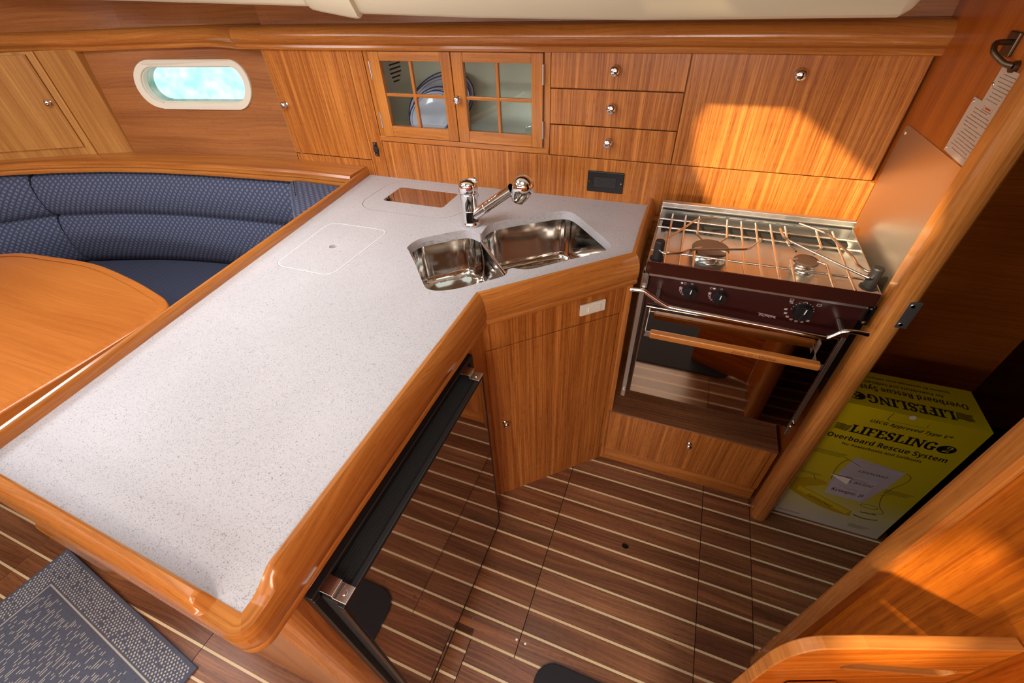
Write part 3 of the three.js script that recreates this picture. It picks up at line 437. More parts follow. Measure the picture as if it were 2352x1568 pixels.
  for (const [edge, ctr, depth, drain] of bowls) {
    const a = edge[0], b = edge[edge.length - 1], div = Array.from({ length: 9 }, (_, i) => [lerp(b[0], a[0], (i + 1) / 10), lerp(b[1], a[1], (i + 1) / 10)]);
    const ring0 = [...edge, ...div], ring = grow(spline(ring0.filter((_, i) => i % 2 === 0), 90, 0.5), 0.003), secs = [];
    const cx = ring.reduce((s, p) => s + p[0] / ring.length, 0), cz = ring.reduce((s, p) => s + p[1] / ring.length, 0);
    for (let k = 0; k <= 16; k++) { const t = k / 16; let s, y; if (t < 0.5) { s = 1 - 0.05 * t * 2; y = -0.8 * depth * t * 2; } else { const q = (t - 0.5) * 2 * Math.PI / 2; s = 0.95 - 0.2 * (1 - Math.cos(q)); y = -0.8 * depth - 0.2 * depth * Math.sin(q); } secs.push(ring.map(([x, z]) => V(cx + (x - cx) * s, 0.928 + y, cz + (z - cz) * s))); }
    for (let k = 1; k <= 5; k++) { const s = 0.75 * (1 - k / 5) + 0.001; secs.push(ring.map(([x, z]) => V(lerp(cx, drain[0], k / 5) + (x - cx) * s, 0.928 - depth - 0.003 * k / 5, lerp(cz, drain[1], k / 5) + (z - cz) * s))); }
    const bw = mesh('bowl', loft(secs, { caps: false, crease: 1.4 }), M.sink, sk);
    mesh('drain', merge([lathe([[0.042, 0.001], [0.04, 0.004], [0.034, 0.003], [0.03, -0.004], [0.0001, -0.004]], 32), ...[0, 1, 2, 3, 4, 5].map((i) => cyl(0.004, 0.004, 0.002, 8).translate(0.016 * Math.cos(i * Math.PI / 3), -0.004, 0.016 * Math.sin(i * Math.PI / 3)))]).translate(drain[0], 0.928 - depth - 0.001, drain[1]), M.steel, bw);
  }
  const A = sinkRim[ib], B = sinkRim[ic]; mesh('divider', bar([A[0], 0.924, A[1]], [B[0], 0.924, B[1]], 0.006, 12), M.sink, sk);
  // lids flush in the worktop
  const l1 = thing('icebox_lid', 'flush speckled lid with round finger hole in the countertop', 'lid'); const hole = circle(-0.991, -0.946, 0.0155, 24);
  mesh('lid', mapXZ(slab(grow(LID1, -0.0028), 0.9352, YC + 0.0002, [hole])), M.counter, l1); mesh('lid_edge', slab(grow(LID1, -0.0002), 0.936, YC + 0.0003, [grow(LID1, -0.0028)]), M.bright, l1);
  mesh('finger_liner', slab(hole, 0.9352, YC + 0.0004, [circle(-0.991, -0.946, 0.014, 24)]), M.counterEdge, l1);
  const l2 = thing('bin_lid', 'flush rounded countertop lid with inset mirror-bright metal plate', 'lid'); const plate = roundRect(-1.046, -0.79, -1.436, -1.302, 0.012, 4);
  mesh('lid', mapXZ(slab(grow(LID2, -0.0008), 0.9352, YC, [plate])), M.counter, l2); mesh('metal_plate', slab(grow(plate, -0.0008), 0.9352, YC - 0.0006), M.bronzeMirror, l2);
  // tap
  const f = thing('faucet', 'chrome single-lever faucet with pull-out spray head', 'faucet'); const fx = -0.632, fz = -1.214;
  mesh('body', lathe([[0.0001, 0.955], [0.033, 0.955], [0.033, 0.961], [0.031, 0.966], [0.0285, 0.972], [0.0275, 1.006], [0.0268, 1.007], [0.0268, 1.008], [0.0275, 1.009], [0.0275, 1.06], [0.0255, 1.063], [0.0001, 1.063]], 40).translate(fx, 0, fz), M.chrome, f);
  const cap = mesh('lever_cap', lathe([[0.0001, 1.0645], [0.0285, 1.0645], [0.0305, 1.068], [0.0305, 1.088], [0.026, 1.098], [0.014, 1.104], [0.0001, 1.106]], 40).translate(fx, 0, fz), M.chrome, f);
  mesh('lever_lug', new RoundedBoxGeometry(0.03, 0.014, 0.018, 2, 0.005).translate(fx + 0.016, 1.101, fz - 0.008), M.chrome, cap);
  mesh('temperature_mark', new THREE.SphereGeometry(0.005, 16, 12).scale(1, 1, 0.4).translate(fx + 0.011, 1.083, fz + 0.0285), std({ color: rgb(150, 60, 110), roughness: 0.3 }), cap);
  mesh('spout', merge([tube([[fx + 0.005, 0.982, fz + 0.002], [fx + 0.06, 1.024, fz + 0.01], [fx + 0.16, 1.1, fz + 0.025]], 0.0165, 20, 20), new THREE.TorusGeometry(0.0168, 0.0012, 8, 28).rotateY(Math.PI / 2).rotateZ(0.64).translate(fx + 0.062, 1.0255, fz + 0.0103)]), M.chrome, f);
  const hp = lathe([[0.0001, -0.036], [0.016, -0.036], [0.022, -0.033], [0.026, -0.02], [0.031, 0.0], [0.0325, 0.015], [0.029, 0.031], [0.02, 0.041], [0.008, 0.045], [0.0001, 0.0455]], 36);
  const head = mesh('spray_head', hp.rotateZ(-0.42).rotateX(0.12).translate(fx + 0.191, 1.1, fz + 0.03), M.chrome, f);
  mesh('nozzle', cyl(0.013, 0.013, 0.004, 24).translate(0, -0.039, 0).rotateZ(-0.42).rotateX(0.12).translate(fx + 0.191, 1.1, fz + 0.03), M.matte, head);
}

// ---------------------------------------------------------------- peninsula and corner cabinet, fridge
{
  const p = thing('peninsula_cabinet', 'wooden peninsula base panel around the dark fridge', 'cabinet'), x = -0.43;
  const side = (y0, y1, z0, z1, o) => grain(box(x - 0.018, x, y0, y1, z0, z1), 'y', o);
  mesh('side_panel', merge([side(0, 0.8822, -0.83, -0.718, 0.1), side(0.858, 0.8822, -0.718, -0.112, 0.3), side(0, 0.8822, -0.112, -0.095, 0.5), side(0, 0.085, -0.718, -0.112, 0.2)]), M.trim, p);
  const arc = []; for (let i = 0; i <= 8; i++) { const t = i / 8 * Math.PI / 2; arc.push([-0.46 + 0.03 * Math.cos(t), -0.0949 + 0.033 * Math.sin(t)]); }
  mesh('corner_post', grain(slab([...arc, [-0.5, -0.0619], [-0.5, -0.0949]], 0, 0.8822), 'y', 0.4), M.trim, p);
  mesh('end_panel', grain(box(-1.08, -0.5, 0, 0.8822, -0.0949, -0.064), 'y'), M.trim, p);
  mesh('back_panel', grain(slab([[-1.18, -0.8], [-1.14, -0.12], [-1.12, -0.12], [-1.16, -0.8]], 0, 0.9), 'y'), M.galley, p);

  const f = thing('fridge', 'built-in fridge with dark mirror glass door', 'fridge');
  mesh('frame', merge([box(x - 0.01, -0.411, 0.846, 0.858, -0.718, -0.112, 0.003), box(x - 0.01, -0.411, 0.085, 0.095, -0.718, -0.112, 0.003), box(x - 0.01, -0.411, 0.095, 0.846, -0.718, -0.7, 0.003), box(x - 0.01, -0.411, 0.095, 0.846, -0.128, -0.112, 0.003)]), M.black, f);
  mesh('cabinet_body', box(-0.95, -0.424, 0.09, 0.85, -0.712, -0.118), M.matte, f);
  const d = mesh('door', merge([box(-0.422, -0.376, 0.1, 0.836, -0.668, -0.126, 0.003), ...[0, 1, 2, 3, 4, 5].map((i) => box(-0.4155 + i * 0.0062, -0.4125 + i * 0.0062, 0.836, 0.8385, -0.664, -0.13, 0.0012))]), M.matte, f);
  mesh('door_edge', merge([box(-0.377, -0.3625, 0.834, 0.843, -0.672, -0.122, 0.003), box(-0.377, -0.3625, 0.098, 0.105, -0.672, -0.122, 0.002), box(-0.377, -0.3625, 0.105, 0.834, -0.672, -0.665, 0.002), box(-0.377, -0.3625, 0.105, 0.834, -0.129, -0.122, 0.002)]), M.black, d);
  mesh('glass_panel', box(-0.3765, -0.364, 0.105, 0.834, -0.665, -0.129), M.smoked, d);
  for (const z of [-0.142, -0.66]) mesh('hinge_bracket', merge([box(-0.428, -0.385, 0.853, 0.8565, z - 0.014, z + 0.014, 0.0015), box(-0.392, -0.362, 0.843, 0.8465, z - 0.014, z + 0.014, 0.0015), box(-0.392, -0.388, 0.8445, 0.8555, z - 0.014, z + 0.014, 0.001), cyl(0.0055, 0.005, 0.003, 16).translate(-0.376, 0.8465, z)]), M.steel, f);

  // diagonal sink cabinet: s runs along its face from the fridge side
  const p0 = [-0.43, -0.82], p1 = [-0.09, -1.13], L = 0.46, ux = (p1[0] - p0[0]) / L, uz = (p1[1] - p0[1]) / L, ang = -Math.atan2(uz, ux);
  const place = (o) => { o.position.set(p0[0], 0, p0[1]); o.rotation.y = ang; return o; };
  const cb = place(thing('sink_cabinet', 'wooden corner cabinet with tall door below the sink', 'cabinet'));
  const fr = (a, b, y0, y1, o, z = 0) => grain(box(a, b, y0, y1, -0.018, z, 0.0012, 1), 'y', o, o);
  mesh('face_frame', merge([fr(0, L, 0.7725, 0.8822, 0.2), fr(0, L, 0, 0.098, 0.2, 0.0004), fr(L - 0.014, L, 0.098, 0.7725, 0.5), fr(-0.012, 0.0, 0, 0.8822, 0.1)]), M.galley, cb);
  mesh('carcass', box(0.0, L, 0, 0.8822, -0.05, -0.02), M.galley, cb);
  const dr = mesh('door', fr(0.0025, L - 0.0175, 0.1005, 0.769, 0.2), M.galley, cb); knob(dr, 0.046, 0.432, 0, 0.85);
  const sw = place(thing('light_switch', 'white rocker switch plate on the sink cabinet', 'switch'));
  mesh('switch_plate', box(0.3, 0.3845, 0.8085, 0.8475, 0.0003, 0.009, 0.003), M.white, sw); mesh('rocker', box(0.324, 0.366, 0.8175, 0.8385, 0.009, 0.013, 0.003), M.white, sw);
  const jm = tag(mesh('stove_jamb', grain(box(-0.092, -0.074, 0, 0.876, -1.5, -1.128, 0.002), 'y', 0.3), M.galley), 'narrow wooden side panel between the sink cabinet and the stove', 'panel');
}

// ---------------------------------------------------------------- stove
{
  const s = thing('gimballed_stove', 'stainless two-burner marine stove with oven and pot clamps', 'stove'), zf = -1.068, yt = 0.9965;
  mesh('oven_body', box(-0.034, 0.466, 0.47, 0.956, -1.4, zf - 0.03), M.black, s);
  mesh('top_tray', merge([box(-0.045, 0.481, 0.952, 0.958, -1.405, zf - 0.002), box(-0.046, -0.0435, 0.952, yt, -1.405, zf), box(0.4795, 0.482, 0.952, yt, -1.405, zf)]), M.brushed, s);
  mesh('tray_floor', box(-0.02, 0.456, 0.958, 0.9605, -1.335, zf - 0.02, 0.0012), M.brushed, s);
  mesh('vent_shade', box(-0.034, 0.47, 0.958, 0.974, -1.378, -1.352), M.matte, s); mesh('guard_slot_shade', box(-0.042, 0.478, 0.9965, 1.0015, -1.409, -1.4055), M.matte, s);  // black strips painted in for the shade inside the vent recess and slot
  mesh('back_guard', merge([box(-0.047, 0.483, 0.952, 1.004, -1.413, -1.408), box(-0.047, 0.483, 1.002, 1.018, -1.43, -1.41, 0.002), ...Array.from({ length: 9 }, (_, i) => box(0.02 + i * 0.046, 0.055 + i * 0.046, 0.986, 0.99, -1.409, -1.4065))]), M.brushed, s);
  mesh('front_lip', box(-0.046, 0.482, 0.959, yt, zf - 0.003, zf, 0.001), M.lip, s);
  const panelTex = canvas(1024, 216, (x, w, h) => {
    x.fillStyle = 'rgb(54,24,22)'; x.fillRect(0, 0, w, h); const k = w / 0.5, X = (v) => (v + 0.03) * k, Y = (v) => (0.9605 - v) * k; x.strokeStyle = 'rgb(200,190,190)'; x.fillStyle = 'rgb(225,215,215)'; x.lineWidth = 2.2;
    const dot = (a, b, r, fill) => { x.beginPath(); x.arc(a, b, r, 0, 7); fill ? x.fill() : x.stroke(); };
    for (const [kx, ky, f] of [[0.079, 0.921, 0], [0.153, 0.919, 1]]) { const a = X(kx), b = Y(ky); dot(a, b - 44, 5); dot(a - 52, b - 42, 6, f === 0); dot(a - 36, b - 42, 6, f === 1); for (let i = 0; i < 5; i++) { const t = Math.PI + 0.05 - i * 0.3; dot(a + 52 * Math.cos(t), b + 52 * Math.sin(t) * 0.95 - 6, 7.5 - i * 1.3); } dot(a - 52, b - 8, 4, true); }
    const a = X(0.349), b = Y(0.915); dot(a, b - 52, 5); x.font = '13px sans-serif'; x.textAlign = 'center'; for (let i = 0; i < 13; i++) { const t = -0.35 - Math.PI * 0.9 - i * 0.33; dot(a + 50 * Math.cos(t), b - 50 * Math.sin(t), 2.4, true); }
    for (let i = 0; i < 7; i++) { const t = Math.PI * 1.02 + i * 0.36; x.fillRect(a + 74 * Math.cos(t) - 8, b - 70 * Math.sin(t) - 5, 15, 3); x.fillRect(a + 74 * Math.cos(t) - 8, b - 70 * Math.sin(t) + 1, 15, 4); }
    x.strokeRect(a + 50, b - 56, 18, 12); x.strokeRect(a - 74, b - 62, 16, 10); x.fillRect(a - 74, b - 46, 18, 3); x.fillRect(a - 70, b - 38, 16, 3);
    const lx = X(0.255), ly = Y(0.887); x.fillStyle = 'rgb(190,175,185)'; x.beginPath(); x.moveTo(lx, ly - 3); x.lineTo(lx + 90, ly + 3); x.lineTo(lx + 86, ly + 9); x.lineTo(lx + 6, ly + 3); x.fill(); for (let i = 0; i < 6; i++) { x.beginPath(); x.ellipse(lx + 14 + i * 14, ly + 10 + (i % 2) * 3, 8, 4, 0.4 * (i % 2 ? 1 : -1), 0, 7); x.fill(); }
  });
  mesh('control_panel', box(-0.03, 0.47, 0.855, 0.9595, zf - 0.03, zf - 0.008), std({ map: panelTex, roughness: 0.22 }), s);
  for (const [i, [kx, ky, r]] of [[0.079, 0.921, 0.0175], [0.153, 0.919, 0.0175], [0.349, 0.915, 0.0215]].entries()) {
    const k = mesh('control_knob', merge([cyl(r * 1.08, r * 1.08, 0.003, 32), cyl(r, r * 0.94, 0.016, 32), box(-r * 0.2, r * 0.2, 0.012, 0.022, -r * 0.9, r * 0.9, 0.002)]).rotateX(Math.PI / 2).rotateZ(-0.1).translate(kx, ky, zf - 0.008), M.black, s);
    mesh('pointer', box(-0.0012, 0.0012, r * 0.15, r * 0.85, 0.0218, 0.0224).rotateZ(-0.1).translate(kx, ky, zf - 0.008), M.white, k);
  }
  for (const x of [-0.05, 0.472]) mesh('side_bracket', merge([box(x, x + 0.0035, 0.909, 0.961, zf - 0.01, zf), box(x, x + 0.016, 0.9575, 0.961, zf - 0.01, zf), box(x, x + 0.016, 0.909, 0.9125, zf - 0.01, zf), box(x + 0.0125, x + 0.016, 0.909, 0.961, zf - 0.01, zf)]), M.steel, s);
  for (const [x0, x1] of [[-0.052, -0.037], [0.46, 0.472]]) { const g = mesh('gimbal_strip', box(x0, x1, 0.452, 0.95, zf - 0.05, zf - 0.012, 0.002), M.brushed, s); mesh('bolt', cyl(0.005, 0.005, 0.004, 12).rotateX(Math.PI / 2).translate((x0 + x1) / 2, 0.49, zf - 0.012), M.chrome, g); }
  // oven door, mirror glass with teak handle
  const d = mesh('oven_door', box(-0.027, 0.4545, 0.497, 0.8535, zf - 0.018, zf, 0.004), M.oven, s);
  const hb = mesh('door_handle', grain(box(-0.0, 0.426, 0.783, 0.803, zf + 0.035, zf + 0.056, 0.004), 'x'), M.trim, d);
  mesh('lettering', new THREE.PlaneGeometry(0.135, 0.018).translate(0.27, 0.793, zf + 0.0562), std({ color: rgb(92, 24, 12), roughness: 0.6, transparent: true, alphaMap: canvas(540, 72, (x, w, h) => { x.fillStyle = 'black'; x.fillRect(0, 0, w, h); x.fillStyle = 'white'; x.font = 'italic 50px serif'; x.textBaseline = 'middle'; x.textAlign = 'center'; x.fillText('Force 10 ~ Marine', w / 2, h / 2); }) }), hb);
  for (const x of [-0.003, 0.4275]) mesh('handle_bracket', merge([box(x - 0.012, x - 0.01, 0.784, 0.802, zf - 0.002, zf + 0.05), box(x - 0.012, x + 0.004, 0.784, 0.802, zf + 0.048, zf + 0.05), box(x - 0.012, x - 0.01, 0.784, 0.84, zf - 0.002, zf + 0.012)]), M.brushed, d);
  mesh('bolt', cyl(0.006, 0.006, 0.004, 12).rotateX(Math.PI / 2).translate(0.4675, 0.51, zf - 0.01), M.chrome, s);
  // guard rail
  mesh('guard_rail', merge([tube([[-0.0725, 0.936, -1.0102], [-0.04, 0.939, -1.01], [-0.022, 0.93, -1.01], [0.022, 0.906, -1.01], [0.05, 0.901, -1.01], [0.2, 0.897, -1.01], [0.38, 0.892, -1.01], [0.405, 0.894, -1.01], [0.428, 0.918, -1.01], [0.45, 0.923, -1.01], [0.476, 0.922, -1.01]], 0.0058, 90, 12, 0.4)]), M.chrome, s);
  for (const x of [0.0, 0.432]) mesh('rail_stud', cyl(0.008, 0.008, 0.05, 12).rotateX(Math.PI / 2).translate(x, x ? 0.905 : 0.905, zf - 0.006), M.steel, s);
  // grate of bent wire
  const g = new THREE.Group(); g.name = 'grate'; s.add(g); const w = 0.0032, yb = 0.9925, rod = (...p) => mesh('grate_rod', p.length === 2 ? bar(p[0], p[1], w) : tube(p, w, 20, 8, 0.15), M.wire, g);
  for (const x of [-0.008, 0.031, 0.189, 0.2285, 0.268, 0.428]) rod([x, yb, -1.385], [x + 0.004, yb, -1.073]);
  for (const [x, zc] of [[0.11, -1.213], [0.347, -1.22]]) for (const q of [-1, 1]) {
    rod([x + q * 0.04, yb, -1.385], [x + q * 0.04, yb, zc - 0.056], [x + q * 0.036, yb - 0.001, zc - 0.048], [x + q * 0.022, yb - 0.004, zc - 0.026]);
    rod([x + q * 0.041, yb, -1.073], [x + q * 0.041, yb, zc + 0.036], [x + q * 0.037, yb - 0.001, zc + 0.03], [x + q * 0.024, yb - 0.003, zc + 0.018]);
  }
  for (const z of [-1.358, -1.148, -1.3]) rod([-0.044, yb - 0.006, z], [0.48, yb - 0.006, z]);
  // burners
  for (const [x, z, r] of [[0.11, -1.205, 0.049], [0.346, -1.206, 0.03]]) {
    const b = mesh('burner', lathe([[r * 1.08, 0.9605], [r * 1.06, 0.966], [r * 0.9, 0.972], [r * 0.8, 0.979], [r * 0.92, 0.982], [0.0001, 0.982]], 36).translate(x, 0, z), M.steel, s);
    mesh('burner_cap', lathe([[r * 0.9, 0.982], [r, 0.983], [r, 0.987], [r * 0.94, 0.9895], [0.0001, 0.991]], 36).translate(x, 0, z), M.iron, b);
  }
  // adjustable pot clamps
  const clamp_ = (x, z, arms) => { const p = mesh('pot_clamp', merge([cyl(0.019, 0.0185, 0.004, 28).translate(x, yt - 0.006, z), cyl(0.0135, 0.0125, 0.048, 28).translate(x, yt - 0.003, z), cyl(0.0125, 0.011, 0.003, 28).translate(x, yt + 0.045, z)]), M.rubber, s); for (const a of arms) mesh('clamp_arm', tube(a, 0.003, 40, 8, 0.35), M.wire, p); };
  const at = (list, y) => list.map(([x, z]) => [x, y, z]);
  clamp_(-0.023, -1.096, [at([[-0.02, -1.105], [-0.008, -1.145], [0.05, -1.265], [0.06, -1.283], [0.075, -1.293], [0.113, -1.305]], 1.028), at([[-0.02, -1.085], [-0.005, -1.072], [0.036, -1.09], [0.061, -1.114], [0.178, -1.15], [0.2, -1.165], [0.23, -1.222]], 1.022)]);
  clamp_(0.463, -1.104, [at([[0.46, -1.108], [0.444, -1.108], [0.431, -1.136], [0.427, -1.174], [0.391, -1.28], [0.375, -1.3], [0.327, -1.334]], 1.03), at([[0.46, -1.1], [0.44, -1.091], [0.302, -1.223], [0.282, -1.255], [0.278, -1.296]], 1.025)]);

  // drawer and ledge below
  const dw = thing('stove_drawer', 'wide low wooden drawer at floor level under the oven', 'drawer');
  mesh('carcass', grain(box(-0.084, 0.495, 0, 0.3, -1.5, -1.146), 'x'), M.galley, dw);
  mesh('drawer_front', grain(box(-0.086, 0.479, 0.072, 0.298, -1.146, -1.128, 0.0015, 1), 'y', 0.3), M.galley, dw); knob(dw.children[1], 0.222, 0.229, -1.128, 0.85);
  mesh('toe_board', grain(box(-0.088, 0.495, 0, 0.07, -1.147, -1.129, 0.001, 1), 'x', 0.2), M.galley, dw); mesh('side_stile', grain(box(0.481, 0.497, 0.072, 0.3, -1.147, -1.128, 0.001, 1), 'y', 0.2), M.galley, dw);
  mesh('ledge_top', grain(box(-0.086, 0.497, 0.3, 0.306, -1.48, -1.126, 0.001, 1), 'x', 0.1), M.sole[2], dw);
  mesh('stove_backing', grain(box(-0.086, 0.5, 0.306, 0.93, -1.5, -1.48), 'x'), M.galley, dw);
}

// ---------------------------------------------------------------- on the aft bulkhead
{
  const X = XB - 0.0005;
  const onWall = (pts, t) => { const sh = new THREE.Shape(pts.map(([z, y]) => new THREE.Vector2(z, y))); return new THREE.ExtrudeGeometry(sh, { depth: t, bevelEnabled: false }).applyMatrix4(new THREE.Matrix4().makeBasis(V(0, 0, 1), V(0, 1, 0), V(-1, 0, 0))).translate(X, 0, 0); };
  const sh = thing('heat_shield', 'brushed stainless heat shield on the bulkhead beside the stove', 'metal sheet');
  mesh('sheet', onWall([[-1.5, 0.6], [-1.5, 1.24], [-1.494, 1.252], [-1.478, 1.256], [-1.1, 1.266], [-1.1, 0.6]], 0.0015), std({ color: new THREE.Color().setRGB(0.58, 0.53, 0.47), metalness: 1, roughness: 0.4 }), sh);
  for (const [z, y] of [[-1.478, 1.238], [-1.108, 1.254], [-1.108, 0.95]]) mesh('screw', new THREE.SphereGeometry(0.005, 12, 8).scale(0.5, 1, 1).translate(X - 0.002, y, z), M.chrome, sh);
  const lines = (seed, rows, w, h, red) => canvas(w, h, (x) => { const r = rnd(seed); x.fillStyle = 'rgb(200,182,164)'; x.fillRect(0, 0, w, h); x.fillStyle = 'rgb(116,96,80)'; for (let i = 0; i < rows; i++) { let a = w * (0.08 + r() * 0.12); const y = h * (0.13 + 0.8 * i / rows), e = w * (0.5 + r() * 0.42); while (a < e) { const l = 6 + r() * 22; x.fillRect(a, y, l, 5 + r() * 2); a += l + 5; } } if (red) { x.strokeStyle = 'rgb(170,90,70)'; x.lineWidth = 5; x.strokeRect(w * 0.36, h * 0.03, w * 0.24, h * 0.075); x.fillStyle = 'rgb(170,90,70)'; x.fillRect(w * 0.4, h * 0.05, w * 0.16, h * 0.03); } });
  const placard = (label, z0, z1, y0, y1, tex, screws, t) => { const g = thing('placard', label, 'placard'); const m = mesh('card', onWall([[z0, y0], [z0, y1], [z1, y1], [z1, y0]], t), std({ map: tex, roughness: 0.45 }), g); const p = m.geometry.attributes.position, uv = m.geometry.attributes.uv; for (let i = 0; i < p.count; i++) uv.setXY(i, (p.getZ(i) - z0) / (z1 - z0), (p.getY(i) - y0) / (y1 - y0)); for (const [z, y] of screws) mesh('screw', new THREE.SphereGeometry(0.0042, 12, 8).scale(0.5, 1, 1).translate(X - t - 0.0005, y, z), M.chrome, g); };
  placard('large printed notice placard just above the metal sheet', -1.24, -1.084, 1.268, 1.369, lines(3, 13, 620, 400, true), [[-1.233, 1.274], [-1.233, 1.362], [-1.092, 1.36], [-1.092, 1.276]], 0.002);
  placard('smaller printed notice placard above the larger one, near the hook', -1.2, -1.099, 1.366, 1.426, lines(4, 8, 440, 260, false), [[-1.195, 1.398], [-1.104, 1.4]], 0.0032);
  const hk = thing('door_hook', 'dark bronze door hook above the printed placards', 'hook');
  mesh('hook_plate', box(X - 0.006, X, 1.44, 1.478, -1.238, -1.2, 0.002), M.bronze, hk);
  mesh('hook_arm', merge([tube([[X - 0.006, 1.462, -1.215], [X - 0.03, 1.462, -1.205], [X - 0.034, 1.45, -1.185], [X - 0.02, 1.437, -1.165], [X - 0.008, 1.434, -1.155]], 0.0048, 30, 10), cyl(0.01, 0.009, 0.008, 20).rotateZ(Math.PI / 2).translate(X, 1.432, -1.16)]), M.bronze, hk);
  const st = thing('strike_plate', 'small steel door strike plate on the bulkhead edge trim', 'plate');
  mesh('plate', merge([box(0.529, 0.548, 0.93, 1.002, -1.052, -1.0455, 0.001), box(0.546, 0.5535, 0.93, 1.002, -1.075, -1.0455, 0.001)]), M.brushed, st); for (const y of [0.94, 0.992]) mesh('screw', cyl(0.004, 0.004, 0.002, 12).rotateX(Math.PI / 2).translate(0.538, y, -1.0458), M.chrome, st);
}

// ---------------------------------------------------------------- boxed rescue sling, ladder panel, mat
{
  const g = thing('cardboard_box', 'yellow cardboard box with black printed lettering in the doorway', 'box'), w = 0.356, h = 0.612, dp = 0.16; g.position.set(0.554, 0, -1.11);
  const yel = std({ color: rgb(206, 184, 12), roughness: 0.42 });
  mesh('carton', box(0, w, 0.0005, h, -dp, 0, 0.0015, 1), yel, g);
  const swoosh = (x, a, b, k) => { x.save(); x.translate(a, b); x.scale(k, k); for (let i = 0; i < 6; i++) { x.beginPath(); x.moveTo(-30 + i * 3 - i * i * 0.6, i * 9); x.quadraticCurveTo(0, i * 9 - 8, 16, i * 9); x.quadraticCurveTo(34, i * 9 + 5, 52 - i * 2, i * 9 - 3); x.lineTo(54 - i * 2, i * 9 + 2); x.quadraticCurveTo(34, i * 9 + 10, 14, i * 9 + 5); x.quadraticCurveTo(0, i * 9 - 2, -34 + i * 3 - i * i * 0.6, i * 9 + 5); x.fill(); } x.restore(); };
  const title = (x, a, b, k) => { x.save(); x.translate(a, b); x.scale(k, k); x.fillStyle = 'rgb(18,16,14)'; x.textAlign = 'left'; x.textBaseline = 'alphabetic'; swoosh(x, 32, -52, 1.02); x.font = 'bold 92px serif'; x.strokeStyle = 'rgb(18,16,14)'; x.lineWidth = 3; x.fillText('LIFESLING', 84, 0, 430); x.strokeText('LIFESLING', 84, 0, 430); x.beginPath(); x.ellipse(562, -30, 44, 34, -0.2, 0, 7); x.fill(); x.fillStyle = 'rgb(214,190,20)'; x.font = 'italic bold 66px serif'; x.fillText('2', 545, -8); x.restore(); };
  const front = canvas(712, 1224, (x, W, H) => {
    const gr = x.createLinearGradient(0, 0, 0, H); gr.addColorStop(0, 'rgb(206,182,8)'); gr.addColorStop(0.62, 'rgb(210,190,40)'); gr.addColorStop(0.8, 'rgb(214,204,140)'); gr.addColorStop(1, 'rgb(206,200,196)'); x.fillStyle = gr; x.fillRect(0, 0, W, H);
    x.fillStyle = 'rgb(18,16,14)'; x.textAlign = 'center'; x.font = 'italic bold 34px sans-serif'; x.fillText('USCG Approved Type V*', 385, 108); title(x, 52, 222, 0.98);
    x.fillStyle = 'rgb(18,16,14)'; x.textAlign = 'center'; x.font = 'bold 56px sans-serif'; x.fillText('Overboard Rescue System', 350, 300, 610); x.font = 'bold 30px sans-serif'; x.fillText('for Powerboats and Sailboats', 350, 346, 410);
    const notes = (a, b, n, l) => { x.fillStyle = 'rgba(70,58,20,0.75)'; for (let i = 0; i < n; i++) x.fillRect(a, b + i * 11, l - i * 9, 4); }; notes(40, 430, 4, 175); notes(36, 680, 2, 130); notes(520, 660, 4, 150);
    x.strokeStyle = 'rgb(120,100,40)'; x.lineWidth = 5; x.beginPath(); x.moveTo(236, 470); x.quadraticCurveTo(190, 520, 226, 700); x.moveTo(540, 474); x.quadraticCurveTo(610, 480, 560, 600); x.quadraticCurveTo(520, 700, 540, 770); x.quadraticCurveTo(560, 860, 600, 890); x.quadraticCurveTo(640, 930, 560, 940); x.stroke(); x.beginPath(); x.ellipse(520, 880, 50, 20, 0, 0, 7); x.stroke();
    x.fillStyle = 'rgb(196,184,190)'; x.beginPath(); x.moveTo(258, 432); x.quadraticCurveTo(390, 448, 540, 470); x.lineTo(520, 640); x.lineTo(470, 860); x.lineTo(236, 800); x.lineTo(226, 700); x.closePath(); x.fill(); x.fillStyle = 'rgba(130,116,128,0.5)'; x.fillRect(262, 460, 260, 3); x.fillStyle = 'rgb(40,34,40)'; x.font = 'italic bold 26px serif'; x.fillText('LIFESLING2', 400, 560);
    x.fillStyle = 'rgb(190,160,14)'; x.beginPath(); x.moveTo(20, 780); x.quadraticCurveTo(180, 690, 230, 760); x.lineTo(120, 850); x.quadraticCurveTo(240, 900, 460, 980); x.lineTo(470, 1040); x.quadraticCurveTo(300, 1060, 60, 920); x.quadraticCurveTo(0, 850, 20, 780); x.fill(); x.fillStyle = 'rgb(220,196,40)'; x.beginPath(); x.moveTo(90, 850); x.lineTo(450, 985); x.lineTo(440, 1030); x.lineTo(90, 900); x.fill(); x.fillStyle = 'rgb(40,34,20)'; x.save(); x.translate(250, 965); x.rotate(0.36); x.font = 'italic bold 30px serif'; x.fillText('LIFESLING2', 0, 0); x.restore();
    x.strokeStyle = 'rgb(34,30,24)'; x.lineWidth = 8; x.beginPath(); x.moveTo(480, 1010); x.quadraticCurveTo(560, 1040, 620, 1000); x.moveTo(500, 960); x.lineTo(590, 950); x.stroke(); x.strokeStyle = 'rgb(60,52,30)'; x.lineWidth = 3; x.beginPath(); x.moveTo(200, 450); x.lineTo(320, 510); x.moveTo(120, 690); x.lineTo(150, 740); x.moveTo(560, 700); x.lineTo(520, 740); x.stroke();
    x.strokeStyle = 'rgb(96,82,10)'; x.lineWidth = 4; x.beginPath(); x.moveTo(270, 0); x.lineTo(262, 52); x.quadraticCurveTo(262, 66, 280, 66); x.lineTo(430, 66); x.quadraticCurveTo(446, 66, 446, 52); x.lineTo(438, 0); x.stroke(); notes(500, 1120, 4, 120); notes(60, 1170, 2, 150);
  });
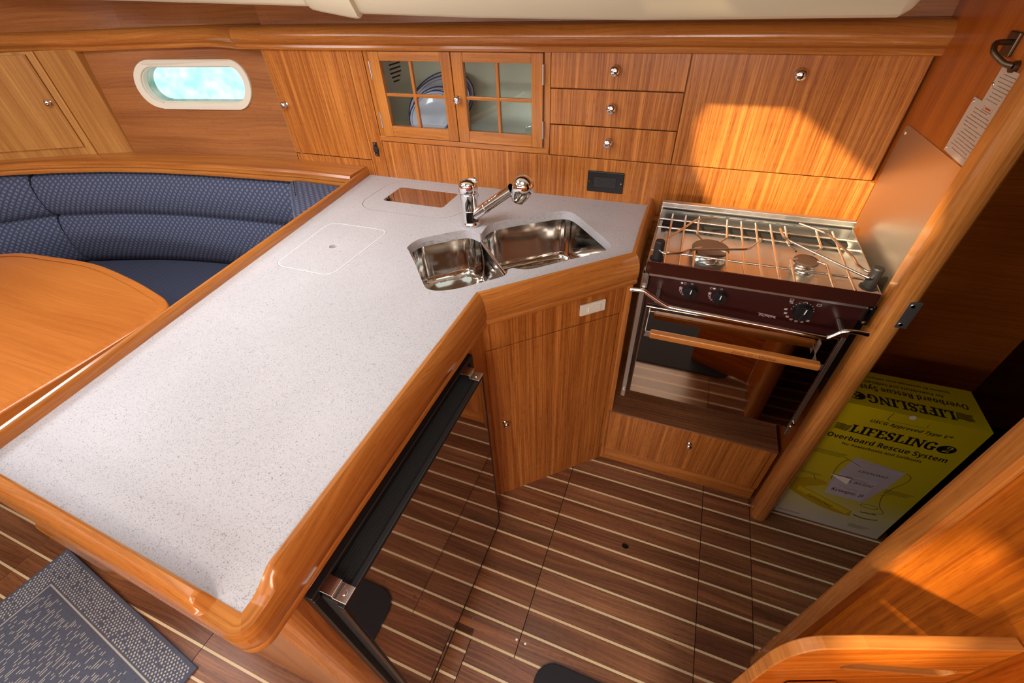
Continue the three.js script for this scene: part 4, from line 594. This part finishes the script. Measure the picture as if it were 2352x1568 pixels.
  const uvFace = (m, ax, ay, x0, x1, y0, y1) => { const p = m.geometry.attributes.position, uv = m.geometry.attributes.uv; for (let i = 0; i < p.count; i++) uv.setXY(i, (p.array[i * 3 + ax] - x0) / (x1 - x0), (p.array[i * 3 + ay] - y0) / (y1 - y0)); };
  const fm = mesh('front_print', box(0.0012, w - 0.0012, 0.002, h - 0.0015, 0, 0.0008), std({ map: front, roughness: 0.42 }), g); uvFace(fm, 0, 1, 0, w, 0, h);
  const top = canvas(712, 320, (x, W, H) => { x.fillStyle = 'rgb(208,186,10)'; x.fillRect(0, 0, W, H); x.save(); x.translate(W / 2, H / 2); x.rotate(Math.PI); x.translate(-W / 2, -H / 2); title(x, 60, 108, 0.98); x.fillStyle = 'rgb(18,16,14)'; x.textAlign = 'center'; x.font = 'bold 56px sans-serif'; x.fillText('Overboard Rescue System', 356, 188, 600); x.font = 'bold 28px sans-serif'; x.fillText('for Powerboats and Sailboats', 356, 232, 400); x.font = 'bold 24px sans-serif'; x.fillText('Système de sauvetage pour embarcations', 356, 274, 520); x.restore(); });
  const tm = mesh('top_flap', box(0.001, w - 0.001, h, h + 0.0016, -dp + 0.001, 0.0006), std({ map: top, roughness: 0.42 }), g); uvFace(tm, 0, 2, 0, w, 0, -dp);
  mesh('tuck_tab', slab(roundRect(0.135, 0.222, -0.0016, 0.0016, 0.0008, 2), h - 0.032, h + 0.002), yel, g); mesh('tab_notch', cyl(0.008, 0.008, 0.0006, 20).rotateX(Math.PI / 2).translate(0.178, h - 0.003, 0.0018), M.white, g);
  const note = canvas(300, 340, (x, W, H) => { x.fillStyle = 'rgb(206,196,204)'; x.fillRect(0, 0, W, H); x.fillStyle = 'rgba(90,80,95,0.7)'; for (let i = 0; i < 3; i++) x.fillRect(60, 30 + i * 10, 180, 3); x.fillRect(110, 190, 110, 4); x.fillRect(60, 170, 60, 3); x.fillStyle = 'rgb(36,30,44)'; x.font = 'italic bold 46px serif'; x.fillText('No. 3013192', 60, 98, 232); x.font = 'italic bold 60px serif'; x.fillText('Krueger, D', 22, 268, 262); });
  const nm = mesh('address_label', box(0.1225, 0.228, 0.185, 0.305, 0.0009, 0.0014), std({ map: note, roughness: 0.6 }), g); uvFace(nm, 0, 1, 0.1225, 0.228, 0.185, 0.305); nm.position.set(0, 0, 0);
  mesh('curled_corner', new THREE.ExtrudeGeometry(new THREE.Shape([new THREE.Vector2(0, 0), new THREE.Vector2(0.052, 0.02), new THREE.Vector2(0.052, -0.012)]), { depth: 0.0005, bevelEnabled: false }).rotateY(-0.35).translate(0.1, 0.29, 0.0012), M.white, nm);

  // ladder panel with hand slot at the foot of the companionway
  const u = V(0.932, 0, -0.36), n = V(0.36, 0, 0.932), st = thing('ladder_panel', 'varnished orange ladder panel with a long hand slot', 'ladder'); st.position.set(0.271, 0, -0.2635); st.rotation.y = Math.atan2(0.36, 0.932);
  const sh = new THREE.Shape(); sh.moveTo(-0.04, 0.0092); sh.lineTo(-0.04, 0.89); sh.quadraticCurveTo(-0.039, 0.972, 0.0, 0.9786); sh.lineTo(0.05, 0.978); sh.lineTo(0.2445, 0.957); sh.lineTo(0.2445, 0.0092); sh.closePath();
  const hs = new THREE.Path(), a = [0.066, 0.899], b = [0.2097, 0.856], dl = Math.hypot(b[0] - a[0], b[1] - a[1]), tx = (b[0] - a[0]) / dl, ty = (b[1] - a[1]) / dl, rr = 0.0132, a0 = Math.atan2(ty, tx); hs.absarc(b[0], b[1], rr, a0 - Math.PI / 2, a0 + Math.PI / 2); hs.absarc(a[0], a[1], rr, a0 + Math.PI / 2, a0 + Math.PI * 1.5); hs.closePath(); sh.holes.push(hs);
  mesh('panel', grain(new THREE.ExtrudeGeometry(sh, { depth: 0.012, bevelEnabled: true, bevelSize: 0.0015, bevelThickness: 0.0015, bevelOffset: -0.0015, bevelSegments: 2 }).translate(0, 0, -0.0135), 'x', 0.2, 0.1), [M.panel, M.ply], st);
  mesh('tread', grain(box(0.005, 0.075, 0.80, 0.835, 0.001, 0.12, 0.004), 'x'), M.trim, st); mesh('tread_support', grain(box(0.015, 0.065, 0.0092, 0.8, 0.02, 0.05, 0.003), 'y'), M.panel, st);

  const mt = thing('floor_mat', 'dark charcoal floor mat with rounded corners', 'mat');
  mesh('pile', mapXZ(slab(roundRect(-0.11, 0.42, -0.36, 0.3, 0.06, 8), 0.0004, 0.009, [], 0.003)), M.mat, mt);
}
renderer.render(scene, camera);
